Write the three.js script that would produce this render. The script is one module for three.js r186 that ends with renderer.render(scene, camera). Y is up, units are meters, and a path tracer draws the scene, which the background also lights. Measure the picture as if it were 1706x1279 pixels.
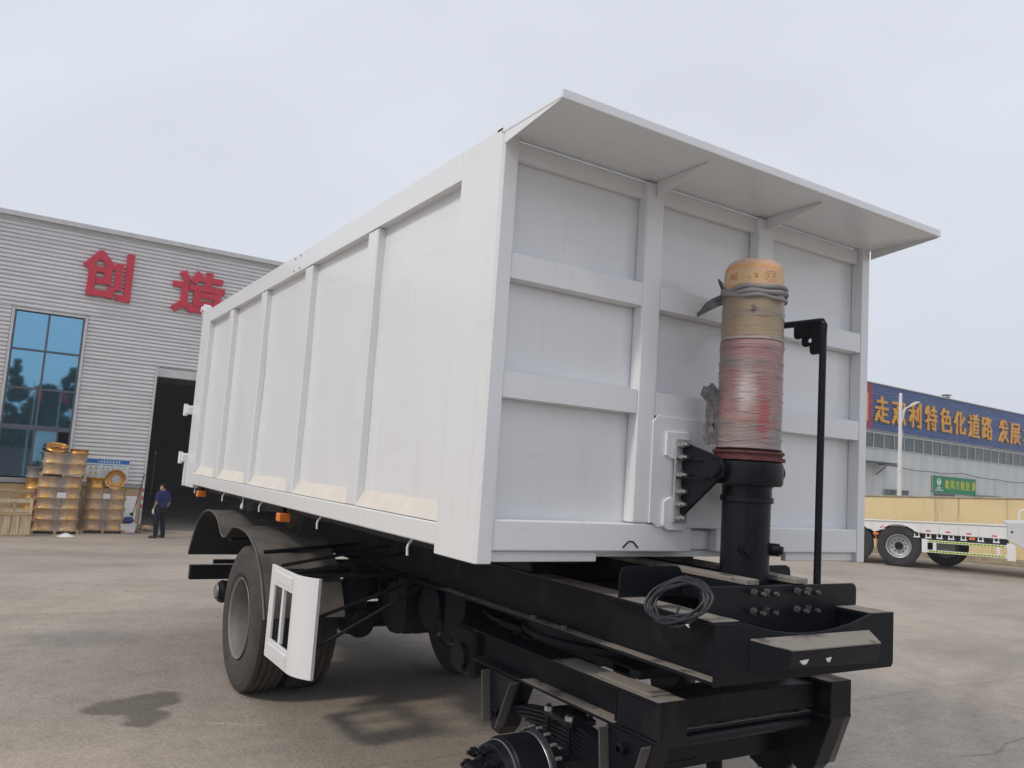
import * as THREE from 'three';
import { mergeGeometries } from 'three/addons/utils/BufferGeometryUtils.js';
import { ConvexGeometry } from 'three/addons/geometries/ConvexGeometry.js';

// ---------------------------------------------------------------- camera, sky, sun, exposure
const scene = new THREE.Scene();
const camera = new THREE.PerspectiveCamera(50.93, 1024 / 768, 0.05, 1500);
camera.position.set(-2.866, 1.77, 2.793);
camera.setRotationFromMatrix(new THREE.Matrix4().set(
  0.84375035, -0.11311973, -0.52468016, 0,
  0.06633278, 0.99202158, -0.10720609, 0,
  0.53262116, 0.05565168, 0.84452211, 0,
  0, 0, 0, 1));
const renderer = new THREE.WebGLRenderer({ antialias: true });
renderer.setSize(1024, 768);
renderer.toneMapping = THREE.LinearToneMapping;
renderer.toneMappingExposure = 1.11;
renderer.shadowMap.enabled = true;

function rng(seed) { let a = seed >>> 0; return () => { a = (a + 0x6D2B79F5) | 0; let t = Math.imul(a ^ (a >>> 15), 1 | a); t = (t + Math.imul(t ^ (t >>> 7), 61 | t)) ^ t; return ((t ^ (t >>> 14)) >>> 0) / 4294967296; }; }
function lattice(seed, n = 256) { const r = rng(seed), a = new Float32Array(n * n); for (let i = 0; i < n * n; i++) a[i] = r(); return a; }
const LAT = lattice(77);
function vnoise(x, y, per = 256, pery = per) {            // periodic value noise, 0..1
  const xi = Math.floor(x), yi = Math.floor(y); let fx = x - xi, fy = y - yi;
  fx = fx * fx * (3 - 2 * fx); fy = fy * fy * (3 - 2 * fy);
  let x0, x1, y0, y1;
  if (per === 256 && pery === 256) { x0 = xi & 255; x1 = (xi + 1) & 255; y0 = (yi & 255) << 8; y1 = ((yi + 1) & 255) << 8; } else { x0 = ((xi % per) + per) % per; x1 = (x0 + 1) % per; y0 = ((yi % pery) + pery) % pery; y1 = ((y0 + 1) % pery) * 256; y0 *= 256; }
  const a = LAT[y0 + x0], b = LAT[y0 + x1], c = LAT[y1 + x0], d = LAT[y1 + x1];
  return a + (b - a) * fx + (c - a) * fy + (a - b - c + d) * fx * fy;
}
function fbm(x, y, oct = 4, per = 256, pery = per) { let s = 0, a = 0.5, n = 0; for (let o = 0; o < oct; o++) { s += a * vnoise(x, y, per, pery); n += a; x *= 2; y *= 2; per = Math.min(256, per * 2); pery = Math.min(256, pery * 2); a *= 0.5; } return s / n; }
const sstep = (a, b, x) => { const t = Math.min(1, Math.max(0, (x - a) / (b - a))); return t * t * (3 - 2 * t); };
const mixv = (a, b, t) => a + (b - a) * t;

{ // hazy overcast sky
  const W = 512, H = 256, d = new Float32Array(W * H * 4);
  for (let j = 0; j < H; j++) for (let i = 0; i < W; i++) {
    const el = ((j + 0.5) / H - 0.5) * Math.PI, az = (i + 0.5) / W * 2 * Math.PI;
    const up = Math.max(0, Math.sin(el)), k = Math.pow(up, 0.55);
    const X = Math.cos(az) * Math.cos(el), Y = Math.sin(az) * Math.cos(el), S = Math.sin(el);
    const n = (fbm(X * 2.2 + 7 + S * 1.3, Y * 2.2 + 9 - S * 3.1, 5) - 0.5) + 0.5 * (fbm(X * 5 + S * 8 + 30, Y * 5 + 3 + S * 4, 4) - 0.5);
    const c = 1 + 0.2 * n * sstep(0, 0.25, up);
    const o = (j * W + i) * 4;
    d[o] = mixv(0.575, 0.72, k) * c; d[o + 1] = mixv(0.61, 0.758, k) * c; d[o + 2] = mixv(0.695, 0.825, k) * c; d[o + 3] = 1;
  }
  const sky = new THREE.DataTexture(d, W, H, THREE.RGBAFormat, THREE.FloatType);
  sky.mapping = THREE.EquirectangularReflectionMapping; sky.magFilter = THREE.LinearFilter; sky.minFilter = THREE.LinearFilter;
  sky.colorSpace = THREE.LinearSRGBColorSpace; sky.wrapS = THREE.RepeatWrapping; sky.needsUpdate = true;
  scene.background = sky; scene.environment = sky;
}
const sun = new THREE.DirectionalLight(0xfff1e0, 1.34);
sun.position.set(-31.2, 30, 4.5); sun.target.position.set(0, 0, 0);
sun.castShadow = true; sun.shadow.radius = 13; sun.shadow.mapSize.set(4096, 4096);
Object.assign(sun.shadow.camera, { left: -60, right: 60, top: 60, bottom: -60, near: 1, far: 160 });
scene.add(sun, sun.target);

scene.fog = new THREE.FogExp2(0xe4e8ef, 0.0015);

// ---------------------------------------------------------------- helpers: names, things, parts
const taken = new Map();
function numbered(n) { const k = taken.get(n) || 0; taken.set(n, k + 1); return k ? n + '_' + String(k).padStart(3, '0') : n; }
function tag(o, label, category, group) { o.userData.label = label; o.userData.category = category; if (group) o.userData.group = group; return o; }
function thing(name, label, category, group, pos = [0, 0, 0], turn = 0) {
  const o = new THREE.Group(); o.name = numbered(name); o.position.set(...pos); o.rotation.y = turn; scene.add(o); return tag(o, label, category, group);
}
function mesh(name, geo, mat) { const m = new THREE.Mesh(Array.isArray(geo) ? merge(geo) : geo, mat); m.name = name; m.castShadow = true; m.receiveShadow = true; return m; }
function part(parent, name, geo, mat, label) { const m = mesh(name, geo, mat); parent.add(m); if (label) m.userData.label = label; return m; }
function solo(name, geo, mat, label, category, group, pos, turn = 0) { const m = mesh(numbered(name), geo, mat); if (pos) m.position.set(...pos); m.rotation.y = turn; scene.add(m); return tag(m, label, category, group); }
function structure(name, geo, mat) { const m = mesh(numbered(name), geo, mat); m.userData.kind = 'structure'; scene.add(m); return m; }

// ---------------------------------------------------------------- helpers: geometry (uv in metres, box projected)
function fin(g, smooth) {
  if (g.index) g = g.toNonIndexed();
  if (!smooth || !g.attributes.normal) g.computeVertexNormals();
  const p = g.attributes.position, n = g.attributes.normal, uv = new Float32Array(p.count * 2);
  for (let i = 0; i < p.count; i += 3) {
    let nx = 0, ny = 0, nz = 0; for (let k = 0; k < 3; k++) { nx += n.getX(i + k); ny += n.getY(i + k); nz += n.getZ(i + k); }
    nx = Math.abs(nx); ny = Math.abs(ny); nz = Math.abs(nz);
    for (let k = 0; k < 3; k++) {
      const x = p.getX(i + k), y = p.getY(i + k), z = p.getZ(i + k), o = (i + k) * 2;
      if (nx >= ny && nx >= nz) { uv[o] = z; uv[o + 1] = y; } else if (ny >= nz) { uv[o] = x; uv[o + 1] = z; } else { uv[o] = x; uv[o + 1] = y; }
    }
  }
  const out = new THREE.BufferGeometry();
  out.setAttribute('position', p); out.setAttribute('normal', n); out.setAttribute('uv', new THREE.BufferAttribute(uv, 2));
  return out;
}
function merge(list) { return list.length === 1 ? list[0] : mergeGeometries(list, false); }
function box(x0, x1, y0, y1, z0, z1, c = 0.004) {        // box with chamfered edges
  if (x1 < x0) [x0, x1] = [x1, x0]; if (y1 < y0) [y0, y1] = [y1, y0]; if (z1 < z0) [z0, z1] = [z1, z0];
  const s = Math.min(x1 - x0, y1 - y0, z1 - z0); c = Math.min(c, s * 0.3);
  if (c <= 0) { const g = new THREE.BoxGeometry(x1 - x0, y1 - y0, z1 - z0); g.translate((x0 + x1) / 2, (y0 + y1) / 2, (z0 + z1) / 2); return fin(g); }
  const L = [[x0, x1], [y0, y1], [z0, z1]], ctr = [(x0 + x1) / 2, (y0 + y1) / 2, (z0 + z1) / 2], pos = [];
  const v = (ax, sg) => { // corner point on face of axis ax for signs sg
    const r = []; for (let a = 0; a < 3; a++) { const e = L[a][sg[a] > 0 ? 1 : 0]; r.push(a === ax ? e : e - sg[a] * c); } return r;
  };
  const tri = (a, b, d) => {
    const e1 = [b[0] - a[0], b[1] - a[1], b[2] - a[2]], e2 = [d[0] - a[0], d[1] - a[1], d[2] - a[2]];
    const n = [e1[1] * e2[2] - e1[2] * e2[1], e1[2] * e2[0] - e1[0] * e2[2], e1[0] * e2[1] - e1[1] * e2[0]];
    const out = n[0] * ((a[0] + b[0] + d[0]) / 3 - ctr[0]) + n[1] * ((a[1] + b[1] + d[1]) / 3 - ctr[1]) + n[2] * ((a[2] + b[2] + d[2]) / 3 - ctr[2]);
    if (out < 0) pos.push(...a, ...d, ...b); else pos.push(...a, ...b, ...d);
  };
  const quad = (a, b, d, e) => { tri(a, b, d); tri(a, d, e); };
  for (let ax = 0; ax < 3; ax++) for (const s1 of [-1, 1]) {
    const b = (ax + 1) % 3, d = (ax + 2) % 3, q = [[-1, -1], [1, -1], [1, 1], [-1, 1]].map(([i, j]) => { const g = [0, 0, 0]; g[ax] = s1; g[b] = i; g[d] = j; return v(ax, g); });
    quad(...q);
  }
  for (let ax = 0; ax < 3; ax++) { const b = (ax + 1) % 3, d = (ax + 2) % 3; for (const i of [-1, 1]) for (const j of [-1, 1]) {
    const g0 = [0, 0, 0], g1 = [0, 0, 0]; g0[ax] = -1; g1[ax] = 1; g0[b] = g1[b] = i; g0[d] = g1[d] = j;
    quad(v(b, g0), v(b, g1), v(d, g1), v(d, g0));
  } }
  for (const i of [-1, 1]) for (const j of [-1, 1]) for (const k of [-1, 1]) tri(v(0, [i, j, k]), v(1, [i, j, k]), v(2, [i, j, k]));
  const g = new THREE.BufferGeometry(); g.setAttribute('position', new THREE.Float32BufferAttribute(pos, 3)); return fin(g);
}
function prism(pts, d0, d1, axis, bev = 0.003, holes = []) {   // polygon extruded along an axis: z:(x,y)  x:(z,y)  y:(x,z)
  const sh = new THREE.Shape(pts.map((p) => new THREE.Vector2(...p)));
  for (const h of holes) sh.holes.push(new THREE.Path(h.map((p) => new THREE.Vector2(...p))));
  bev = Math.min(bev, (d1 - d0) * 0.3);
  const g = new THREE.ExtrudeGeometry(sh, { depth: d1 - d0 - 2 * bev, bevelEnabled: bev > 0, bevelSize: bev, bevelThickness: bev, bevelOffset: -bev, bevelSegments: 1, curveSegments: 12 });
  g.translate(0, 0, d0 + bev);
  const p = g.attributes.position;
  if (axis === 'x') for (let i = 0; i < p.count; i++) { const a = p.getX(i), b = p.getY(i), c = p.getZ(i); p.setXYZ(i, c, b, a); }
  if (axis === 'y') for (let i = 0; i < p.count; i++) { const a = p.getX(i), b = p.getY(i), c = p.getZ(i); p.setXYZ(i, a, c, b); }
  if (axis !== 'z') { for (let i = 0; i < p.count; i += 3) { const t = [p.getX(i + 1), p.getY(i + 1), p.getZ(i + 1)]; p.setXYZ(i + 1, p.getX(i + 2), p.getY(i + 2), p.getZ(i + 2)); p.setXYZ(i + 2, ...t); } }
  return fin(g);
}
const V3 = (a) => new THREE.Vector3(...a);
function rod(a, b, r0, r1 = r0, seg = 12, open = false) {      // round bar between two points
  const A = V3(a), B = V3(b), L = A.distanceTo(B), g = new THREE.CylinderGeometry(r1, r0, L, seg, 1, open);
  g.applyQuaternion(new THREE.Quaternion().setFromUnitVectors(new THREE.Vector3(0, 1, 0), B.clone().sub(A).normalize()));
  g.translate((a[0] + b[0]) / 2, (a[1] + b[1]) / 2, (a[2] + b[2]) / 2); return fin(g, true);
}
function bar(a, b, w, h, up = [0, 1, 0]) {                     // square bar between two points
  const A = V3(a), B = V3(b), L = A.distanceTo(B), g = box(-w / 2, w / 2, -h / 2, h / 2, -L / 2, L / 2, 0.003);
  const z = B.clone().sub(A).normalize(), x = V3(up).cross(z).normalize(), y = z.clone().cross(x);
  g.applyMatrix4(new THREE.Matrix4().makeBasis(x, y, z).setPosition((a[0] + b[0]) / 2, (a[1] + b[1]) / 2, (a[2] + b[2]) / 2)); return g;
}
function tube(pts, r, seg = 8, closed = false, n = 0) { return fin(new THREE.TubeGeometry(new THREE.CatmullRomCurve3(pts.map(V3), closed), n || pts.length * 6, r, seg, closed), true); }
function lathe(prof, seg = 40, axis = 'y') {                   // prof: [radius, axial]
  const g = new THREE.LatheGeometry(prof.map((p) => new THREE.Vector2(Math.max(p[0], 1e-4), p[1])), seg);
  let o = g.toNonIndexed(); o = creased(o);
  if (axis === 'x') o.rotateZ(-Math.PI / 2); if (axis === 'z') o.rotateX(Math.PI / 2);
  return fin(o, true);
}
function creased(g, ang = 0.6) { // split normals at sharp edges
  const p = g.attributes.position, n = p.count, key = (i) => Math.round(p.getX(i) * 1e4) + ',' + Math.round(p.getY(i) * 1e4) + ',' + Math.round(p.getZ(i) * 1e4);
  const fnn = [], map = new Map(), A = new THREE.Vector3(), B = new THREE.Vector3(), D = new THREE.Vector3();
  for (let i = 0; i < n; i += 3) { A.fromBufferAttribute(p, i); B.fromBufferAttribute(p, i + 1).sub(A); D.fromBufferAttribute(p, i + 2).sub(A); const f = B.clone().cross(D); fnn.push(f); for (let k = 0; k < 3; k++) { const q = key(i + k); if (!map.has(q)) map.set(q, []); map.get(q).push(i / 3); } }
  const nor = new Float32Array(n * 3), cs = Math.cos(ang);
  for (let i = 0; i < n; i++) { const f = fnn[(i / 3) | 0], fl = f.length() || 1, s = new THREE.Vector3(); for (const t of map.get(key(i))) { const h = fnn[t], hl = h.length(); if (hl > 1e-14 && f.dot(h) / (fl * hl) > cs) s.add(h); } s.normalize(); nor[i * 3] = s.x; nor[i * 3 + 1] = s.y; nor[i * 3 + 2] = s.z; }
  g.setAttribute('normal', new THREE.BufferAttribute(nor, 3)); return g;
}
function at(g, x, y, z, ry = 0, rx = 0, rz = 0) { const c = g.clone(); if (rx) c.rotateX(rx); if (rz) c.rotateZ(rz); if (ry) c.rotateY(ry); c.translate(x, y, z); return c; }
function gridSheet(nu, nv, fn, smooth = true) { // fn(u,v) -> [x,y,z]
  const pos = [], idx = []; for (let j = 0; j <= nv; j++) for (let i = 0; i <= nu; i++) pos.push(...fn(i / nu, j / nv));
  for (let j = 0; j < nv; j++) for (let i = 0; i < nu; i++) { const a = j * (nu + 1) + i, b = a + 1, c = a + nu + 1, d = c + 1; idx.push(a, b, d, a, d, c); }
  const g = new THREE.BufferGeometry(); g.setAttribute('position', new THREE.Float32BufferAttribute(pos, 3)); g.setIndex(idx); g.computeVertexNormals(); return fin(g, smooth);
}
function hull(pts) { return fin(new ConvexGeometry(pts.map(V3))); }
function hex(r, h, axis) { const g = new THREE.CylinderGeometry(r, r, h, 6); if (axis === 'z') g.rotateX(Math.PI / 2); if (axis === 'x') g.rotateZ(Math.PI / 2); return fin(g); }

// ---------------------------------------------------------------- textures and materials
const l2s = (v) => 255 * (v <= 0.0031308 ? 12.92 * v : 1.055 * Math.pow(Math.max(v, 0), 1 / 2.4) - 0.055);
function tex(n, fn, tile, srgb = true) {        // fn(u,v) in 0..1 -> linear [r,g,b] (srgb) or a grey 0..1
  const d = new Uint8Array(n * n * 4);
  for (let j = 0; j < n; j++) for (let i = 0; i < n; i++) { const c = fn(i / n, j / n), o = (j * n + i) * 4; for (let k = 0; k < 3; k++) { const v = Array.isArray(c) ? c[k] : c; d[o + k] = Math.max(0, Math.min(255, Math.round(srgb ? l2s(v) : 255 * v))); } d[o + 3] = 255; }
  const t = new THREE.DataTexture(d, n, n); t.magFilter = THREE.LinearFilter; t.minFilter = THREE.LinearMipmapLinearFilter; t.generateMipmaps = true; t.wrapS = t.wrapT = THREE.RepeatWrapping;
  if (srgb) t.colorSpace = THREE.SRGBColorSpace; t.repeat.set(1 / tile, 1 / tile); t.needsUpdate = true; return t;
}
const grain = (base, amp, sc = 8, oct = 5, extra) => (u, v) => { let k = 1 + amp * (fbm(u * sc, v * sc, oct, sc) - 0.5) * 2; if (extra) k *= extra(u, v); return [base[0] * k, base[1] * k, base[2] * k]; };
const mixc = (a, b, t) => [mixv(a[0], b[0], t), mixv(a[1], b[1], t), mixv(a[2], b[2], t)];
const std = (o) => new THREE.MeshStandardMaterial(o), phy = (o) => new THREE.MeshPhysicalMaterial(o);
const lin = (r, g, b) => new THREE.Color().setRGB(r, g, b);
const peel = tex(256, (u, v) => 0.6 * fbm(u * 32, v * 32, 3, 32) + 0.4 * fbm(u * 4, v * 4, 2, 4), 1.3, false);
const fineGrit = tex(512, (u, v) => fbm(u * 64, v * 64, 3, 64), 0.8, false);
const M = {};
const dustSpeck = (u, v) => Math.pow(fbm(u * 6 + 3, v * 6, 5, 6), 2.2);
M.white = phy({ map: tex(512, (u, v) => { const s = fbm(u * 5, v * 2, 5, 5, 2), f = vnoise(u * 96, v * 10, 96, 10) * 0.5 + fbm(u * 30, v * 30, 3, 30) * 0.5, run = sstep(0.66, 0.8, fbm(u * 60 + 7, v * 3, 3, 60, 3)), scuff = sstep(0.7, 0.8, fbm(u * 9 + v * 9, v * 44, 4, 9, 44)); return mixc(mixc([0.805, 0.822, 0.842], [0.722, 0.728, 0.73], sstep(0.5, 0.85, s) * 0.5 + 0.14 * f), [0.56, 0.53, 0.49], 0.09 * run + 0.1 * scuff); }, 2.6), roughness: 0.32, bumpMap: peel, bumpScale: 0.0007, clearcoat: 0.6, clearcoatRoughness: 0.14 });
M.whiteDust = std({ map: tex(512, (u, v) => mixc([0.745, 0.715, 0.67], [0.64, 0.595, 0.535], fbm(u * 14, v * 14, 5, 14)), 1.1), roughness: 0.75 });
M.black = phy({ map: tex(256, grain([0.0075, 0.0085, 0.0135], 0.35, 8, 4), 0.7), roughness: 0.33, specularIntensity: 0.5, bumpMap: peel, bumpScale: 0.001 });
M.frame = phy({ map: tex(512, (u, v) => mixc([0.007, 0.0078, 0.012], [0.04, 0.037, 0.035], sstep(0.55, 0.9, fbm(u * 6, v * 6, 5, 6)) * 0.45), 0.9), roughness: 0.48, specularIntensity: 0.36, bumpMap: peel, bumpScale: 0.0015 });
M.dusty = std({ map: tex(512, (u, v) => mixc([0.265, 0.24, 0.212], [0.05, 0.05, 0.052], sstep(0.58, 0.8, fbm(u * 9, v * 9, 5, 9)) * 0.8 + 0.12 * fbm(u * 40, v * 40, 2, 40)), 0.8), roughness: 0.9 });
M.guardBlack = std({ color: lin(0.012, 0.0125, 0.015), roughness: 0.7 });
M.fender = std({ map: tex(512, (u, v) => mixc([0.05, 0.048, 0.047], [0.19, 0.175, 0.158], 0.15 + 0.75 * sstep(0.25, 0.8, fbm(u * 5, v * 5, 5, 5))), 1.2), roughness: 0.7 });
M.rubber = std({ map: tex(512, (u, v) => mixc([0.036, 0.034, 0.033], [0.085, 0.077, 0.068], fbm(u * 16, v * 16, 4, 16) * 0.6 + 0.3 * sstep(0.3, 0.8, fbm(u * 3, v * 3, 4, 3))), 0.9), roughness: 0.82, bumpMap: fineGrit, bumpScale: 0.0015 });
M.rubberFar = std({ map: tex(256, grain([0.03, 0.029, 0.03], 0.4, 6, 4), 0.6), roughness: 0.8 });
M.rimSteel = std({ map: tex(256, (u, v) => mixc([0.25, 0.245, 0.24], [0.19, 0.175, 0.16], fbm(u * 10, v * 10, 5, 10)), 0.5), roughness: 0.5, metalness: 0.35 });
M.rimSilver = std({ map: tex(128, grain([0.55, 0.55, 0.55], 0.12, 8, 3), 0.5), roughness: 0.4, metalness: 0.5 });
M.zinc = std({ color: lin(0.55, 0.55, 0.56), roughness: 0.32, metalness: 0.9 });
M.cable = std({ color: lin(0.022, 0.024, 0.03), roughness: 0.42 });
M.amber = phy({ color: lin(0.85, 0.22, 0.03), roughness: 0.25, clearcoat: 0.6 });
M.redTape = std({ color: lin(0.62, 0.03, 0.05), roughness: 0.4 });
M.gasket = std({ map: tex(128, grain([0.10, 0.026, 0.025], 0.7, 10, 4), 0.15), roughness: 0.65 });
M.paleMark = std({ color: lin(0.7, 0.7, 0.72), roughness: 0.6 });
M.copper = std({ color: lin(0.55, 0.27, 0.17), roughness: 0.4, metalness: 0.6 });

// ---------------------------------------------------------------- the yard
const DROP = -1.03;
const gh = (x, z) => DROP * sstep(-5.4, -24, z) * sstep(14, 5, x);
{
  const SPAN = 44, X0 = -12, Z0 = -38;
  const R = rng(5), spots = []; for (let i = 0; i < 260; i++) spots.push([X0 + R() * SPAN, Z0 + R() * SPAN, 0.015 + 0.05 * R() * R(), R()]);
  const bin = new Map(); for (const s of spots) { const k = Math.floor(s[0]) * 1000 + Math.floor(s[1]); if (!bin.has(k)) bin.set(k, []); bin.get(k).push(s); }
  const lut = new Uint8Array(4097); for (let i = 0; i <= 4096; i++) lut[i] = Math.min(255, l2s(i / 4096)); const LUT = (v) => lut[v >= 1 ? 4096 : v <= 0 ? 0 : (v * 4096) | 0];
  const seg = (px, pz, ax, az, bx, bz) => { const vx = bx - ax, vz = bz - az, t = Math.max(0, Math.min(1, ((px - ax) * vx + (pz - az) * vz) / (vx * vx + vz * vz))); return Math.hypot(px - ax - vx * t, pz - az - vz * t); };
  const oil = [[-2.08, -3.36, 0.15], [-1.93, -3.34, 0.2], [-1.77, -3.45, 0.18], [-1.66, -3.58, 0.09], [-1.85, -3.13, 0.16], [-1.93, -2.98, 0.1]];
  const marks = [[-9, 4, 8.1, 0.16, 0.16], [-9, 4, 8.55, 0.14, 0.12], [9, 7, 9.3, 0.2, 0.12], [9, 7, 9.75, 0.2, 0.1], [14, -16, 12.2, 0.22, 0.08], [-14, -14, 13.4, 0.3, 0.08]];
  const cracks = [[3.0, -0.42, 3.35, -0.36], [3.35, -0.36, 3.7, -0.46], [3.7, -0.46, 4.6, -0.5], [4.6, -0.5, 6.2, -0.9]];
  const paint = (N, X0, Z0, SPAN, near) => {
  const d = new Uint8Array(N * N * 4);
  for (let j = 0; j < N; j++) for (let i = 0; i < N; i++) {
    const x = X0 + (i + 0.5) / N * SPAN, z = Z0 + (j + 0.5) / N * SPAN;
    const big = fbm(x * 0.22 + 40, z * 0.22 + 11, 4), mid = fbm(x * 1.1 + 5, z * 1.1 + 70, 4), fine = fbm(x * 9, z * 9, 3), st = fbm((x + z * 0.35) * 2.6, (z - x * 0.3) * 0.5 + 13, 4), st2 = fbm(x * 0.35 + 90, (z + 0.1 * x) * 3.2, 3);
    let k = 1 + 0.3 * (big - 0.5) + 0.16 * (mid - 0.5) + 0.22 * (fine - 0.5) + 0.15 * (st - 0.5) + 0.11 * (st2 - 0.5);
    if (near) k += 0.26 * (vnoise(x * 61, z * 61) - 0.5) + 0.2 * (vnoise(x * 127 + 9, z * 127) - 0.5);
    // ragged-edged darker patches, stronger toward the near left
    { const q = fbm(x * 0.55 + 61, z * 0.8 + 17, 5) + 0.3 * (st - 0.5) + 0.25 * (st2 - 0.5) + (x < 1.5 && z > -7 ? 0.2 : -0.02); k *= 1 - 0.16 * sstep(0.44, 0.72, q); }
    let warm = 0.02 + 0.05 * (fbm(x * 0.5 + 20, z * 0.5 + 31, 3) - 0.5);
    // wheel marks curving through the yard
    for (let m = 0; m < marks.length; m++) { const W = marks[m], q = Math.abs(Math.hypot(x - W[0], z - W[1]) - W[2]); if (q < W[3]) k *= 1 - W[4] * (1 - q / W[3]) * (0.35 + 1.1 * mid); }
    // slab joints
    const jn = Math.min(Math.abs(z + 1.75 - 0.02 * x + 0.02 * Math.sin(x * 3)), Math.abs(z + 7.8), Math.abs(z + 13.9), Math.abs(x - 4.9 + 0.01 * z), Math.abs(x + 5.4)); if (jn < 0.03) k *= 1 - 0.2 * (1 - jn / 0.03) * (0.2 + 1.2 * fine);
    if (x > 2.8 && x < 6.5 && z > -1.2 && z < 0) for (const c of cracks) { const q = seg(x + 0.06 * (fine - 0.5), z + 0.06 * (mid - 0.5), ...c); if (q < 0.018) k *= 1 - 0.35 * (1 - q / 0.018); }
    if (x > -2.8 && x < -1.2 && z > -4.2 && z < -2.4) { let o = 9; for (const s of oil) o = Math.min(o, Math.hypot(x - s[0], z - s[1]) - s[2]); o += 0.14 * (mid - 0.5) + 0.07 * (fine - 0.5); k *= 1 - 0.5 * sstep(0.03, -0.04, o); }
    { const o = Math.hypot((x + 2.25) / 1.5, z + 5.6) - 0.34 + 0.5 * (mid - 0.5); if (o < 0.1) { k *= 1 - 0.16 * sstep(0.1, -0.15, o); warm -= 0.05 * sstep(0.1, -0.15, o); } }
    { const q = Math.abs(z + 2.78 - 0.5 * (x + 1.4)); if (x > -1.55 && x < -1.2 && q < 0.012) k *= 1.35; }
    const bb = bin.get(Math.floor(x) * 1000 + Math.floor(z)); if (bb) for (const s of bb) { const q = Math.hypot((x - s[0]), (z - s[1])); if (q < s[2]) k *= s[3] > 0.3 ? 0.55 : 1.3; }
    const o = (j * N + i) * 4; d[o] = LUT(0.355 * (1 + warm) * k); d[o + 1] = LUT(0.316 * k); d[o + 2] = LUT(0.274 * (1 - warm) * k); d[o + 3] = 255;
  }
  const t = new THREE.DataTexture(d, N, N); t.magFilter = THREE.LinearFilter; t.minFilter = THREE.LinearMipmapLinearFilter; t.generateMipmaps = true; t.wrapS = t.wrapT = THREE.MirroredRepeatWrapping; t.colorSpace = THREE.SRGBColorSpace; t.repeat.set(1 / SPAN, 1 / SPAN); t.offset.set(-X0 / SPAN, -Z0 / SPAN); t.needsUpdate = true; return t; };
  const t = paint(2048, X0, Z0, SPAN, false), NX = -6, NZ = -9.4, NS = 12.4, tn = paint(2048, NX, NZ, NS, true);
  const grit = fineGrit.clone(); grit.repeat.set(1 / 0.9, 1 / 0.9); grit.needsUpdate = true;
  M.yard = std({ map: t, roughness: 0.82, bumpMap: grit, bumpScale: 0.004 });
  const line = (a, b, s) => { const r = [-420, -200, -100, -70]; for (let v = a; v <= b; v += s) r.push(v); r.push(100, 160, 260, 420); return r; };
  const xs = line(-50, 70, 1), zs = line(-60, 60, 1), pos = [], idx = [], uv = [];
  for (const z of zs) for (const x of xs) { pos.push(x, gh(x, z), z); uv.push(x, z); }
  for (let j = 0; j < zs.length - 1; j++) for (let i = 0; i < xs.length - 1; i++) { const a = j * xs.length + i, b = a + 1, c = a + xs.length, e = c + 1; idx.push(a, c, b, b, c, e); }
  const g = new THREE.BufferGeometry(); g.setAttribute('position', new THREE.Float32BufferAttribute(pos, 3)); g.setAttribute('uv', new THREE.Float32BufferAttribute(uv, 2)); g.setIndex(idx); g.computeVertexNormals();
  structure('yard_ground', g, M.yard);
  // the slab the trailer stands on, a skim above the rest of the yard
  M.slab = std({ map: tn, roughness: 0.82, bumpMap: grit, bumpScale: 0.004 });
  { const n = 62, p2 = [], u2 = [], i2 = []; for (let j = 0; j <= n; j++) for (let i = 0; i <= n; i++) { const x = NX + i / n * NS, z = NZ + j / n * NS; p2.push(x, gh(x, z) + 0.004, z); u2.push(x, z); } for (let j = 0; j < n; j++) for (let i = 0; i < n; i++) { const a = j * (n + 1) + i; i2.push(a, a + n + 1, a + 1, a + 1, a + n + 1, a + n + 2); } const q = new THREE.BufferGeometry(); q.setAttribute('position', new THREE.Float32BufferAttribute(p2, 3)); q.setAttribute('uv', new THREE.Float32BufferAttribute(u2, 2)); q.setIndex(i2); q.computeVertexNormals(); structure('concrete_slab', q, M.slab); }
}

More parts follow.
